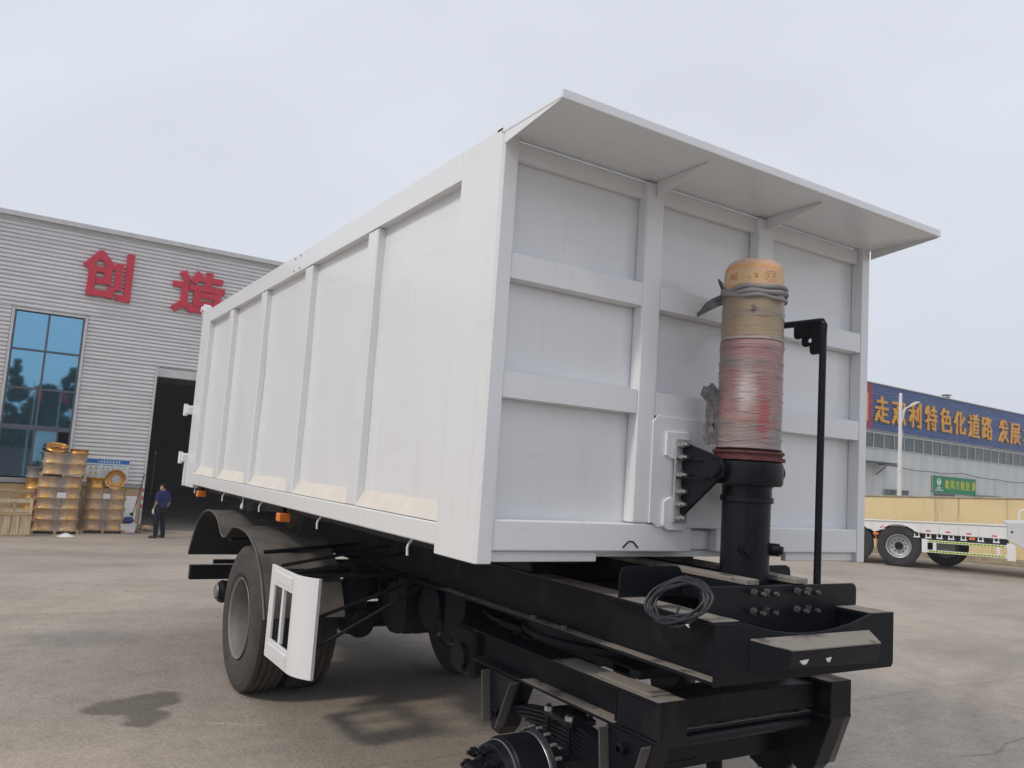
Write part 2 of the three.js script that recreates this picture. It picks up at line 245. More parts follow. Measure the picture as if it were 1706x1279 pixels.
// ---------------------------------------------------------------- the unfinished dump trailer
const T = thing('dump_trailer', 'white dump trailer with tall ribbed body, black chassis and front hoist cylinder', 'trailer');
{
  const w = M.white, S = 1.25;
  // thin sheets with the slight waviness of welded plate
  const wavy = (a, b) => 0.005 * (fbm(a * 1.7 + 3, b * 1.7 + 8, 3) - 0.5) * 2;
  const sheetX = (x, sgn) => gridSheet(90, 26, (u, v) => { const z = mixv(0, -6, u), y = mixv(1.44, 3.19, v); return [x + wavy(z, y), y, sgn > 0 ? z : -6 - z]; });
  const sheetZ = gridSheet(40, 30, (u, v) => { const x = mixv(-1.2, 1.2, u), y = mixv(1.42, 3.19, v); return [x, y, -0.068 + wavy(x + 9, y)]; });
  const bodyGeo = [sheetX(-1.199, 1), sheetX(1.199, -1), sheetZ, box(-1.185, 1.185, 1.455, 1.475, -5.98, -0.085), box(-1.19, -1.18, 1.48, 3.19, -5.98, -0.09, 0), box(1.18, 1.19, 1.48, 3.19, -5.98, -0.09, 0), box(-1.17, 1.17, 1.48, 3.19, -0.1, -0.09, 0)];
  const body = part(T, 'cargo_body', bodyGeo, w, 'white painted steel dump body');
  for (const s of [-1, 1]) {
    const mx = (pts) => (s < 0 ? pts : pts.map(([x, z]) => [-x, z]).reverse());
    part(body, 'corner_post', prism(mx([[-1.25, -0.352], [-1.25, -0.012], [-1.238, 0], [-1.175, 0], [-1.175, -0.066], [-1.192, -0.074], [-1.192, -0.352]]), 1.397, 3.196, 'y'), w);
    part(body, 'corner_post', box(s * 1.25, s * 1.192, 1.4, 3.194, -6.0, -5.615), w);
    part(body, 'top_rail', prism(s < 0 ? [[-1.25, 3.06], [-1.17, 3.06], [-1.17, 3.192], [-1.182, 3.2], [-1.24, 3.2], [-1.25, 3.192]] : [[1.25, 3.192], [1.24, 3.2], [1.182, 3.2], [1.17, 3.192], [1.17, 3.06], [1.25, 3.06]], -5.613, -0.354, 'z'), w);
    part(body, 'sill_rail', box(s * 1.25, s * 1.16, 1.432, 1.53, -5.613, -0.354, 0.006), w);
    const ribs = [[-1.46, -1.32], [-2.585, -2.445], [-3.7, -3.56], [-4.78, -4.64]];
    for (const [z0, z1] of ribs) part(body, 'rib', prism([[z0, 1.533], [z1, 1.533], [z1, 3.057], [z0, 3.057]], Math.min(s * 1.246, s * 1.194), Math.max(s * 1.246, s * 1.194), 'x', 0.006), w);
    const edges = [-0.354, ...ribs.flatMap(([a, b]) => [b, a]), -5.613];
    for (let i = 0; i < edges.length; i += 2) part(body, 'sill_slope', prism(s < 0 ? [[-1.247, 1.534], [-1.196, 1.534], [-1.196, 1.622]] : [[1.196, 1.622], [1.196, 1.534], [1.247, 1.534]], edges[i + 1] + 0.001, edges[i] - 0.001, 'z', 0.002), M.whiteDust, 'sloping ledge covered in tan dust');
    part(body, 'canopy_gusset', prism([[0.004, 3.118], [0.004, 3.168], [0.398, 3.168], [0.398, 3.163]], s < 0 ? -1.249 : 1.243, s < 0 ? -1.243 : 1.249, 'x', 0.001), w);
    for (const y of [2.175, 1.685]) part(body, 'tailgate_latch', [box(s * 1.31, s * 1.2, y - 0.045, y + 0.045, -6.09, -6.003, 0.012), rod([s * 1.31, y - 0.06, -6.045], [s * 1.31, y + 0.06, -6.045], 0.022)], w);
    part(body, 'tailgate_hinge', [prism([[-6.07, 3.16], [-5.9, 3.2], [-5.9, 3.26], [-6.02, 3.29], [-6.09, 3.26]], s < 0 ? -1.25 : 1.19, s < 0 ? -1.19 : 1.25, 'x'), rod([s * 1.27, 3.235, -6.03], [s * 1.15, 3.235, -6.03], 0.028)], w);
    part(body, 'tailgate_edge', box(s * 1.27, s * 1.2, 1.4, 1.66, -6.06, -6.002), w);
    for (const z of [-2.72, -2.85]) for (const y of [3.085, 3.175]) part(body, 'weld_stud', box(s * 1.262, s * 1.249, y - 0.009, y + 0.009, z, z + 0.02, 0.003), w);
    for (const z of [-5.69, -4.5, -3.31, -2.0, -0.71]) part(body, 'rope_hook', tube([[s * 1.185, 1.42, z], [s * 1.2, 1.4, z], [s * 1.206, 1.385, z], [s * 1.206, 1.345, z + 0.004]], 0.0065, 8), w);
    part(body, 'rope_hook', [tube([[s * 1.19, 1.43, -3.85], [s * 1.195, 1.36, -3.85]], 0.006, 6), lathe([[0.0, -0.03], [0.014, -0.02], [0.016, 0], [0.006, 0.02]], 10).translate(s * 1.195, 1.352, -3.85)], w);
    for (const z of [-5.42, -2.72]) { const l = part(body, 'side_lamp', box(s * 1.235, s * 1.155, 1.326, 1.384, z - 0.05, z + 0.03, 0.006), M.amber, 'amber side marker lamp'); part(body, 'lamp_bracket', box(s * 1.2, s * 1.17, 1.384, 1.432, z - 0.03, z - 0.024, 0), M.black); }
  }
  part(body, 'tailgate', [box(-1.188, 1.188, 1.44, 3.15, -6.04, -6.0), ...[-0.6, 0, 0.6].map((x) => box(x - 0.06, x + 0.06, 1.5, 3.05, -6.09, -6.041)), box(-1.188, 1.188, 1.5, 1.6, -6.09, -6.041), box(-1.188, 1.188, 3.052, 3.15, -6.09, -6.041)], w);
  // front wall
  for (const [x0, x1] of [[-0.453, -0.345], [0.308, 0.423]]) part(body, 'front_column', box(x0, x1, 1.577, 3.16, -0.066, 0.0, 0.006), w);
  for (const [y0, y1] of [[2.562, 2.68], [2.065, 2.184]]) for (const [x0, x1] of [[-1.174, -0.454], [-0.344, 0.307], [0.424, 1.174]]) part(body, 'cross_bar', prism([[-0.064, y0], [-0.002, y0 + 0.004], [-0.002, y1 - 0.008], [-0.064, y1]], x0, x1, 'x', 0.003), w);
  part(body, 'header_bar', box(-1.174, 1.174, 3.085, 3.16, -0.064, -0.03, 0.004), w);
  for (const [x0, x1] of [[-1.174, -0.08], [0.08, 1.174]]) part(body, 'bottom_beam', box(x0, x1, 1.448, 1.574, -0.066, -0.001, 0.006), w);
  part(body, 'beam_bridge', box(-0.079, 0.079, 1.455, 1.55, -0.064, -0.045), w);
  for (const [x0, x1] of [[-1.174, -0.62], [0.62, 1.174]]) part(body, 'lower_strip', box(x0, x1, 1.402, 1.446, -0.06, -0.028), w);
  for (const x of [-0.455, 0.2, 0.0]) if (x) part(body, 'lift_notch', [bar([x - 0.045, 1.466, 0.001], [x - 0.012, 1.494, 0.001], 0.006, 0.008, [0, 0, 1]), bar([x - 0.012, 1.494, 0.001], [x + 0.012, 1.494, 0.001], 0.006, 0.008, [0, 0, 1]), bar([x + 0.012, 1.494, 0.001], [x + 0.045, 1.466, 0.001], 0.006, 0.008, [0, 0, 1])], M.frame);
  part(body, 'canopy', [box(-1.25, 1.25, 3.169, 3.179, -0.02, 0.398, 0.001), box(-1.25, 1.25, 3.166, 3.205, 0.399, 0.412, 0.003), box(-1.25, 1.25, 3.18, 3.2, -0.06, -0.01)], w, 'flat sheet steel canopy over the front wall');
  for (const x of [-0.40, 0.365]) part(body, 'canopy_gusset', prism([[0.003, 3.095], [0.003, 3.167], [0.33, 3.167], [0.33, 3.158]], x - 0.004, x + 0.004, 'x', 0.001), w);
  // plates that carry the hoist
  part(body, 'mount_plate', prism([[-0.36, 1.578], [-0.335, 1.578], [-0.31, 1.56], [0.31, 1.56], [0.36, 1.6], [0.36, 2.04], [0.335, 2.07], [-0.335, 2.07], [-0.362, 2.04]], 0.001, 0.009, 'z', 0.003), w);
  for (const s of [-1, 1]) {
    part(body, 'backing_pad', prism([[s * 0.288, 1.89], [s * 0.255, 1.875], [s * 0.14, 1.875], [s * 0.14, 1.99], [s * 0.155, 2.006], [s * 0.288, 2.0]], 0.009, 0.022, 'z', 0.004), w);
    part(body, 'backing_pad', prism([[s * 0.288, 1.68], [s * 0.25, 1.7], [s * 0.14, 1.7], [s * 0.14, 1.56], [s * 0.155, 1.548], [s * 0.255, 1.548], [s * 0.288, 1.57]], 0.009, 0.022, 'z', 0.004), w);
  }
  part(body, 'underside_beam', [...[-1, 1].flatMap((s) => [box(s * 0.56, s * 0.42, 1.272, 1.4, -5.9, -0.62), box(s * 1.16, s * 1.1, 1.39, 1.43, -5.9, -0.36)]), ...Array.from({ length: 12 }, (_, i) => box(-1.155, 1.155, 1.401, 1.453, -0.5 - i * 0.48, -0.44 - i * 0.48))], M.frame);
}
M.boltGrey = std({ map: tex(64, grain([0.13, 0.125, 0.125], 0.5, 8, 3), 0.05), roughness: 0.45, metalness: 0.5 });
{ // ---------------- chassis
  const F = M.frame, D = M.dusty;
  const ch = part(T, 'chassis_frame', [...[-1, 1].flatMap((s) => [box(s * 0.487, s * 0.473, 1.043, 1.247, -5.7, 0.604, 0)]), ...[-0.5, -1.3, -2.2, -3.0, -4.2, -5.4].map((z) => box(-0.472, 0.472, 1.06, 1.23, z - 0.05, z + 0.05))], F, 'black welded chassis frame');
  for (const s of [-1, 1]) { part(ch, 'top_flange', box(s * 0.55, s * 0.41, 1.246, 1.258, -5.7, 0.604, 0.002), F); part(ch, 'dust_layer', box(s * 0.547, s * 0.413, 1.2585, 1.2605, -5.6, 0.602, 0), D, 'tan dust lying on the beam flange'); part(ch, 'bottom_flange', box(s * 0.55, s * 0.41, 1.03, 1.042, -5.7, 0.604, 0.002), F); for (const q of [[0.547, 0.489], [0.471, 0.413]]) part(ch, 'dust_layer', box(s * q[0], s * q[1], 1.0425, 1.0445, -1.6, 0.602, 0), D, 'tan dust lying on the beam flange'); }
  const arc = [[0.4, 1.262], [0.32, 1.241], [0.245, 1.223], [0.165, 1.211], [0.085, 1.203], [0.01, 1.2], [-0.068, 1.2], [-0.14, 1.206], [-0.204, 1.213], [-0.3, 1.23], [-0.397, 1.252]];
  const ep = part(ch, 'end_plate', prism([[-0.552, 1.028], [0.54, 1.028], [0.552, 1.045], [0.552, 1.262], ...arc, [-0.552, 1.256]], 0.606, 0.62, 'z', 0.002), F);
  part(ch, 'bumper_step', hull([[-0.37, 1.186, 0.621], [0.37, 1.186, 0.621], [-0.25, 1.158, 0.72], [0.305, 1.158, 0.72], [-0.25, 1.1, 0.712], [0.3, 1.085, 0.712], [-0.37, 1.07, 0.621], [0.37, 1.06, 0.621]]), M.black);
  part(ch, 'step_plate', hull([[-0.37, 1.189, 0.622], [0.37, 1.189, 0.622], [-0.25, 1.161, 0.722], [0.305, 1.161, 0.722], [-0.37, 1.194, 0.622], [0.37, 1.194, 0.622], [-0.25, 1.166, 0.722], [0.305, 1.166, 0.722]]), D, 'dusty tread plate of the step');
  for (const [x, w] of [[-0.175, 0.026], [-0.028, 0.016]]) part(ch, 'lit_cutout_patch', prism([[x - w, 1.123], [x + w, 1.126], [x + w * 0.55, 1.111], [x, 1.106], [x - w * 0.6, 1.112]], 0.712, 0.7195, 'z', 0.001), M.paleMark);  // light through the step cutouts, put in as pale coloured pieces
  const cp = part(ch, 'cross_plate', prism([[-0.45, 1.262], [-0.405, 1.262], [-0.405, 1.04], [0.405, 1.04], [0.405, 1.262], [0.553, 1.262], [0.553, 1.335], [0.545, 1.352], [0.528, 1.36], [-0.41, 1.36], [-0.438, 1.35], [-0.45, 1.33]], 0.42, 0.432, 'z', 0.002), M.black);
  for (const y of [1.335, 1.258]) for (const x of [-0.148, -0.07, 0.126, 0.2]) { const b = part(ch, 'bolt', [at(hex(0.015, 0.018, 'z'), x, y, 0.442), rod([x, y, 0.43], [x, y, 0.5], 0.0085, 0.0085, 8)], M.boltGrey); part(b, 'nut', at(hex(0.0135, 0.014, 'z'), x, y, 0.474), M.frame); b.children.length; }
  for (const s of [-1, 1]) part(ch, 'ear_plate', prism([[s * 0.555, 1.261], [s * 0.195, 1.261], [s * 0.195, 1.37], [s * 0.205, 1.386], [s * 0.222, 1.393], [s * 0.52, 1.393], [s * 0.545, 1.383], [s * 0.555, 1.36]], 0.05, 0.06, 'z', 0.002), M.black);
  for (const [x0, x1] of [[-0.185, -0.115], [0.121, 0.2]]) { part(ch, 'hoist_rail', [box(x0, x1, 1.262, 1.362, -0.7, 0.419, 0.003)], F); part(ch, 'rail_cap', box(x0 - 0.004, x1 + 0.004, 1.363, 1.386, -0.7, 0.434, 0.003), D, 'rail top covered in tan dust'); }
  // hoist pole
  const pole = part(T, 'hose_pole', [tube([[0.31, 1.27, 0.4], [0.31, 1.6, 0.4], [0.31, 2.2, 0.4], [0.31, 2.5, 0.4], [0.31, 2.558, 0.4], [0.31, 2.562, 0.385], [0.31, 2.565, 0.3], [0.31, 2.57, 0.1], [0.31, 2.57, 0.002]], 0.0165, 12, false, 90)], M.black, 'black inverted L pole beside the cylinder');
  { const sc = []; for (let i = 0; i <= 30; i++) { const t = i / 30, a = t * Math.PI * 3; sc.push([mixv(0.235, 0.375, t) - 0.016 * Math.abs(Math.sin(a)), mixv(2.535, 2.41, t) - 0.018 * Math.abs(Math.sin(a))]); } const hc = [[0.322, 2.49]], hole = Array.from({ length: 14 }, (_, i) => [0.328 + 0.011 * Math.cos(i / 14 * 6.283), 2.477 + 0.011 * Math.sin(i / 14 * 6.283)]);
    part(pole, 'corner_gusset', prism([[0.39, 2.548], [0.235, 2.552], ...sc, [0.39, 2.41]], 0.306, 0.314, 'x', 0.001, [hole]), M.black); }
  // lower bogie frame
  const dl = part(T, 'bogie_frame', [...[-1, 1].flatMap((s) => [box(s * 0.515, s * 0.503, 0.76, 0.898, -1.1, 0.375, 0), box(s * 0.594, s * 0.448, 0.747, 0.911, 0.376, 0.387, 0.002), box(s * 0.59, s * 0.516, 0.77, 0.897, 0.11, 0.118, 0)]), box(-0.502, 0.502, 0.77, 0.896, 0.14, 0.152, 0), box(-0.502, 0.502, 0.77, 0.896, -0.75, -0.738, 0), box(-0.44, 0.44, 0.78, 0.89, 0.2, 0.3), ...[-0.75, 0.0].map((z) => box(-0.47, 0.47, 0.912, 0.96, z - 0.06, z + 0.06))], F, 'black bogie frame under the turntable');
  for (const s of [-1, 1]) { part(dl, 'top_flange', box(s * 0.594, s * 0.448, 0.897, 0.909, -1.1, 0.375, 0.002), F); part(dl, 'dust_layer', box(s * 0.591, s * 0.451, 0.9095, 0.9115, -0.35, 0.373, 0), D, 'tan dust lying on the beam flange'); part(dl, 'bottom_flange', box(s * 0.594, s * 0.448, 0.747, 0.759, -1.1, 0.375, 0.002), F); part(dl, 'dust_layer', box(s * 0.591, s * 0.517, 0.7595, 0.7615, -0.6, 0.108, 0), D, 'tan dust lying on the beam flange'); part(dl, 'flange_pad', box(s * 0.57, s * 0.46, 0.912, 0.919, -0.06, 0.3, 0.002), D); }
  part(dl, 'cross_flange', box(-0.446, 0.446, 0.748, 0.76, 0.09, 0.29, 0.002), F); part(dl, 'dust_layer', box(-0.44, 0.44, 0.7605, 0.7625, 0.155, 0.288, 0), D, 'tan dust lying on the cross flange');
  part(dl, 'cross_tube', rod([-0.47, 0.705, 0.24], [0.47, 0.705, 0.24], 0.03, 0.03, 14), M.black);
  part(dl, 'turntable_ring', lathe([[0.001, 0.966], [0.56, 0.966], [0.56, 0.99], [0.54, 1.0], [0.54, 1.028], [0.001, 1.028]], 56).translate(0, 0, -0.5), F); part(dl, 'turntable_plate', box(-0.47, 0.47, 0.925, 0.964, -1.05, 0.12), F);
  part(dl, 'copper_plug', rod([-0.3, 1.012, 0.45], [-0.3, 1.012, 0.47], 0.012), M.copper);
  for (const s of [-1, 1]) {
    part(dl, 'spring_hanger', prism([[-0.9, 0.745], [-0.6, 0.745], [-0.72, 0.5], [-0.76, 0.455], [-0.83, 0.46], [-0.85, 0.5]], s < 0 ? -0.6 : 0.5, s < 0 ? -0.5 : 0.6, 'x', 0.004), M.black);
    part(dl, 'spring_hanger', prism([[0.07, 0.745], [0.36, 0.745], [0.27, 0.5], [0.235, 0.455], [0.165, 0.455], [0.1, 0.52]], s < 0 ? -0.6 : 0.5, s < 0 ? -0.5 : 0.6, 'x', 0.004), M.black);
    for (const [y, z, r] of [[0.69, 0.2, 0.024], [0.565, -0.76, 0.02]]) part(dl, 'pivot_pin', lathe([[0.6 * r, 0.64], [r, 0.636], [r, 0.598], [0.5 * r, 0.598]].map(([q, a]) => [q, s * a]), 14, 'x').translate(0, y, z), M.frame);
    part(dl, 'cover_plate', box(s * 0.588, s * 0.58, 0.7625, 0.896, 0.119, 0.372, 0.002), F);
    for (const [y0, z0, y1, z1] of [[0.742, -0.886, 0.5, -0.845], [0.742, -0.612, 0.5, -0.725], [0.742, 0.083, 0.53, 0.108], [0.742, 0.35, 0.5, 0.264]]) part(dl, 'hanger_flange', bar([s * 0.625, y0, z0], [s * 0.625, y1, z1], 0.05, 0.009, [0, 0, 1]), M.fender);
    for (const z of [-0.62, -0.36]) part(dl, 'flange_bolt', at(hex(0.016, 0.02, 'y'), s * 0.525, 1.053, z), M.boltGrey);
    // leaf spring pack: one leaf each
    for (let k = 0; k < 7; k++) { const l = 0.44 - k * 0.045; part(dl, 'spring_leaf', gridLeaf(-0.25, 0.66 - k * 0.0185, l, s), M.black); }
    part(dl, 'spring_clamp', [box(s * 0.62, s * 0.48, 0.665, 0.69, -0.36, -0.14), ...[-0.33, -0.17].flatMap((z) => [rod([s * 0.61, 0.46, z], [s * 0.61, 0.72, z], 0.011), rod([s * 0.49, 0.46, z], [s * 0.49, 0.72, z], 0.011)])], M.black);
    for (const z of [-0.33, -0.17]) part(dl, 'clamp_nut', at(hex(0.02, 0.02, 'y'), s * 0.61, 0.7, z), M.zinc);
    // bare hub and drum, no wheel fitted
    const hub = part(dl, 'brake_drum', lathe([[0.0, -0.72], [0.1, -0.72], [0.18, -0.725], [0.186, -0.74], [0.186, -0.765], [0.172, -0.775], [0.172, -0.93], [0.16, -0.945], [0.15, -0.985], [0.14, -0.99], [0.1, -0.99], [0.095, -1.0], [0.09, -1.07], [0.08, -1.09], [0.055, -1.1], [0, -1.102]].map(([r, a]) => [r, -a * (s < 0 ? 1 : -1) * -1]).map(([r, a]) => [r, a]), 40, 'x').translate(0, 0.475, -0.2), M.black, 'bare black brake drum and hub without a wheel');
    for (let k = 0; k < 10; k++) { const a = k / 10 * Math.PI * 2, y = 0.475 + 0.125 * Math.cos(a), z = -0.2 + 0.125 * Math.sin(a); part(hub, 'wheel_stud', [rod([s * 0.985, y, z], [s * 1.06, y, z], 0.01, 0.009, 8), at(hex(0.02, 0.025, 'x'), s * 1.03, y, z)], M.black); }
    part(hub, 'drum_ring', lathe([[0.173, 0.776], [0.1745, 0.778], [0.1745, 0.79], [0.173, 0.792]].map(([r, a]) => [r, s * a]), 48, 'x').translate(0, 0.475, -0.2), M.zinc); part(hub, 'drum_ring', lathe([[0.152, 0.952], [0.162, 0.949], [0.161, 0.942], [0.151, 0.945]].map(([r, a]) => [r, s * a]), 48, 'x').translate(0, 0.475, -0.2), M.rimSteel);
    for (let k = 0; k < 20; k++) { const a = k / 20 * Math.PI * 2; part(hub, 'drum_lug', rod([s * 0.735, 0.475 + 0.19 * Math.cos(a), -0.2 + 0.19 * Math.sin(a)], [s * 0.762, 0.475 + 0.19 * Math.cos(a), -0.2 + 0.19 * Math.sin(a)], 0.008, 0.008, 6), M.rimSteel); }
    // screw jack under the axle
    const jk = part(dl, 'axle_stand', [box(s * 0.46, s * 0.22, 0, 0.03, -0.32, -0.08), box(s * 0.42, s * 0.26, 0.03, 0.24, -0.28, -0.12), rod([s * 0.34, 0.24, -0.2], [s * 0.34, 0.4, -0.2], 0.04)], F);
  }
  part(dl, 'axle_beam', box(-0.72, 0.72, 0.41, 0.54, -0.265, -0.135, 0.01), M.black); part(dl, 'brake_chamber', [rod([-0.3, 0.57, -0.05], [0.0, 0.57, -0.05], 0.08, 0.08, 20), rod([0.0, 0.57, -0.05], [0.06, 0.57, -0.05], 0.05, 0.03, 16)], M.black); part(dl, 'cross_bar', box(-0.5, 0.5, 0.6, 0.65, -0.5, -0.46), M.black);
}
function gridLeaf(zc, yc, half, s) { // a curved spring leaf
  const pts = [], n = 10; for (let i = 0; i <= n; i++) { const t = -1 + 2 * i / n; pts.push([zc + t * half, yc - 0.06 * (t * half) * (t * half) / 0.2]); } for (let i = n; i >= 0; i--) { const t = -1 + 2 * i / n; pts.push([zc + t * half, yc + 0.0135 - 0.06 * (t * half) * (t * half) / 0.2]); }
  return prism(pts, s < 0 ? -0.59 : 0.51, s < 0 ? -0.51 : 0.59, 'x', 0.002);
}
{ // ---------------- hoist cylinder
  M.greyPaint = std({ map: tex(128, grain([0.36, 0.37, 0.385], 0.3, 6, 4), 0.3), roughness: 0.4 });
  const cx = 0, cz = 0.25, up = (prof, seg = 48) => lathe(prof, seg).translate(cx, 0, cz);
  // tube and collars
  const cyl = part(T, 'hoist_cylinder', up([[0, 1.262], [0.107, 1.262], [0.107, 1.66], [0.107, 1.7], [0.118, 1.703], [0.118, 1.727], [0.109, 1.73], [0.109, 1.775], [0, 1.775]]), M.black, 'black base tube of the hoist cylinder');
  part(cyl, 'trunnion_collar', up([[0.1, 1.776], [0.148, 1.778], [0.156, 1.79], [0.156, 1.87], [0.15, 1.884], [0.1, 1.886]]), M.black);
  part(cyl, 'red_flange', up([[0.1, 1.887], [0.163, 1.888], [0.163, 1.903], [0.15, 1.905], [0.15, 1.916], [0.158, 1.918], [0.158, 1.93], [0.1, 1.932]]), M.gasket, 'dull red seal ring');
  for (const s of [-1, 1]) {
    part(cyl, 'trunnion', rod([s * 0.14, 1.842, cz - 0.015], [s * 0.225, 1.842, cz - 0.015], 0.043, 0.043, 24), M.black);
    const arm = part(cyl, 'bracket_arm', prism([[0.034, 1.958], [0.24, 1.9], [0.272, 1.88], [0.29, 1.845], [0.28, 1.805], [0.25, 1.785], [0.04, 1.612], [0.034, 1.612]], s < 0 ? -0.198 : 0.18, s < 0 ? -0.18 : 0.198, 'x', 0.003), M.black);
    part(arm, 'bolt_flange', box(s * 0.236, s * 0.15, 1.585, 1.97, 0.0225, 0.034, 0.002), M.greyPaint, 'grey painted bolt flange');
    for (const y of [1.878, 1.792]) part(arm, 'stiffener', prism([[s * 0.2, 0.034], [s * 0.232, 0.034], [s * 0.215, 0.2], [s * 0.2, 0.21]], y - 0.004, y + 0.004, 'y', 0.001), M.black);
    for (const y of [1.945, 1.886, 1.805, 1.73, 1.672, 1.61]) part(arm, 'bolt', [at(hex(0.017, 0.016, 'z'), s * 0.216, y, 0.043), at(hex(0.016, 0.014, 'z'), s * 0.216, y, 0.06), rod([s * 0.216, y, 0.03], [s * 0.216, y, 0.09], 0.009, 0.009, 10)], M.zinc);
    part(cyl, 'oil_port', [rod([s * 0.075, 1.5, cz + 0.06], [s * 0.105, 1.5, cz + 0.105], 0.028, 0.028, 16), rod([s * 0.1, 1.5, cz + 0.1], [s * 0.112, 1.5, cz + 0.12], 0.022, 0.018, 6)], M.frame);
  }
  // the telescopic upper part wrapped in film, paper and rope
  const cyUV = (prof, seg, y0, y1) => { const g = new THREE.LatheGeometry(prof.map((p) => new THREE.Vector2(p[0], p[1])), seg).toNonIndexed(); const p = g.attributes.position, uv = g.attributes.uv; for (let i = 0; i < p.count; i++) uv.setY(i, (p.getY(i) - y0) / (y1 - y0)); g.translate(cx, 0, cz); return g; };
  const wrapTex = (fn, w = 1024, h = 512) => { const d = new Uint8Array(w * h * 4); for (let j = 0; j < h; j++) for (let i = 0; i < w; i++) { const c = fn(i / w, j / h), o = (j * w + i) * 4; for (let k = 0; k < 3; k++) d[o + k] = Math.max(0, Math.min(255, l2s(c[k]))); d[o + 3] = 255; } const t = new THREE.DataTexture(d, w, h); t.magFilter = THREE.LinearFilter; t.minFilter = THREE.LinearMipmapLinearFilter; t.generateMipmaps = true; t.wrapS = THREE.RepeatWrapping; t.colorSpace = THREE.SRGBColorSpace; t.needsUpdate = true; return t; };
  const threads = (u, v, n) => 0.5 + 0.5 * Math.sin(6.283 * (v * n + 0.25 * vnoise(u * 14, v * n * 0.4, 14)));
  const uc = 0.846; // bearing of the side that faces the camera
  const prof = (y0, y1, r, n, amp, seed) => { const o = []; for (let i = 0; i <= n; i++) { const t = i / n; o.push([r + amp * (vnoise(seed + i * 0.7, 3) - 0.5), mixv(y0, y1, t)]); } return o; };
  const tRed = wrapTex((u, v) => {
    const f = vnoise(u * 22, v * 60, 22, 60), s = fbm(u * 10, v * 46, 3, 10, 46), th = threads(u, v, 78);
    let c = mixc([0.31, 0.15, 0.145], [0.42, 0.27, 0.255], s);
    const grey = sstep(0.5, 0.72, fbm(u * 6 + 1, v * 9, 4, 6, 9) + 0.5 * sstep(0.3, 0.02, v) - 0.06);
    c = mixc(c, [0.27, 0.25, 0.245], grey * 0.75);
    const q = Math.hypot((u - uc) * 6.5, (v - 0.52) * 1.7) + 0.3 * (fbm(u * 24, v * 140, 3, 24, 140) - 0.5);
    c = mixc(c, [0.66, 0.62, 0.62], sstep(0.46, 0.05, q) * (0.5 + 0.4 * f));     // soft pale highlight painted into the wrap colour, streaked by noise
    const r = Math.hypot((u - uc - 0.09) * 8, (v - 0.3) * 1.5) + 0.3 * (s - 0.5); c = mixc(c, [0.40, 0.075, 0.085], sstep(0.4, 0.15, r) * 0.7);
    return c.map((x) => x * (0.9 + 0.13 * th));
  });
  const bumpRed = (() => { const w = 512, h = 512, d = new Uint8Array(w * h * 4); for (let j = 0; j < h; j++) for (let i = 0; i < w; i++) { const u = i / w, v = j / h, c = 255 * Math.min(1, 0.3 * threads(u, v, 78) + 0.7 * fbm(u * 10, v * 50, 5, 10, 50)); d.fill(c, (j * w + i) * 4, (j * w + i) * 4 + 3); d[(j * w + i) * 4 + 3] = 255; } const t = new THREE.DataTexture(d, w, h); t.magFilter = THREE.LinearFilter; t.wrapS = THREE.RepeatWrapping; t.needsUpdate = true; return t; })();
  const film = (map) => phy({ map, roughness: 0.5, clearcoat: 0.45, clearcoatRoughness: 0.3, bumpMap: bumpRed, bumpScale: 0.005 });
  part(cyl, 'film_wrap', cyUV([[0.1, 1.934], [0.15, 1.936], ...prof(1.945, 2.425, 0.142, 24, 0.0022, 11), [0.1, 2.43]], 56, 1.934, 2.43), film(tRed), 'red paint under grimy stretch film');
  const tBeige = wrapTex((u, v) => { const th = threads(u, v, 24), s = fbm(u * 12, v * 20, 4, 12, 20); let c = mixc([0.50, 0.385, 0.225], [0.43, 0.33, 0.24], s); c = mixc(c, [0.60, 0.56, 0.54], sstep(0.1, 0.02, v) * 0.8); c = mixc(c, [0.34, 0.29, 0.26], sstep(0.5, 0.75, fbm(u * 5 + 4, v * 6, 4, 5, 6)) * 0.6); const q = Math.hypot((u - uc - 0.02) * 9, (v - 0.58) * 1.6) + 0.2 * (fbm(u * 90, v * 30, 4, 90, 30) - 0.5); c = mixc(c, [0.10, 0.09, 0.095], sstep(0.2, 0.02, q) * 0.9); return c.map((x) => x * (0.88 + 0.17 * th)); });
  part(cyl, 'paper_wrap', cyUV([[0.1, 2.426], [0.1405, 2.428], ...prof(2.432, 2.66, 0.1385, 16, 0.003, 29), [0.1, 2.662]], 56, 2.426, 2.662), film(tBeige), 'tan paper wrap under film');
  const cnv = document.createElement('canvas'); cnv.width = 2048; cnv.height = 256; const g2 = cnv.getContext('2d');
  g2.fillStyle = '#d2b19c'; g2.fillRect(0, 0, 2048, 256);
  g2.fillStyle = '#dba56e'; g2.fillRect(0, 62, 2048, 34); g2.fillStyle = '#dda368'; g2.fillRect(0, 206, 2048, 34); g2.fillStyle = '#d6b88a'; g2.fillRect(0, 112, 2048, 84);
  { const R = rng(8); for (let i = 0; i < 3000; i++) { g2.fillStyle = R() < 0.5 ? 'rgba(205,150,110,0.22)' : 'rgba(225,190,140,0.18)'; g2.fillRect(R() * 2048, R() * 256, 20 + R() * 70, 1 + R() * 3); } }
  g2.strokeStyle = 'rgba(186,66,40,0.9)'; g2.lineWidth = 4; g2.fillStyle = 'rgba(186,66,40,0.9)';
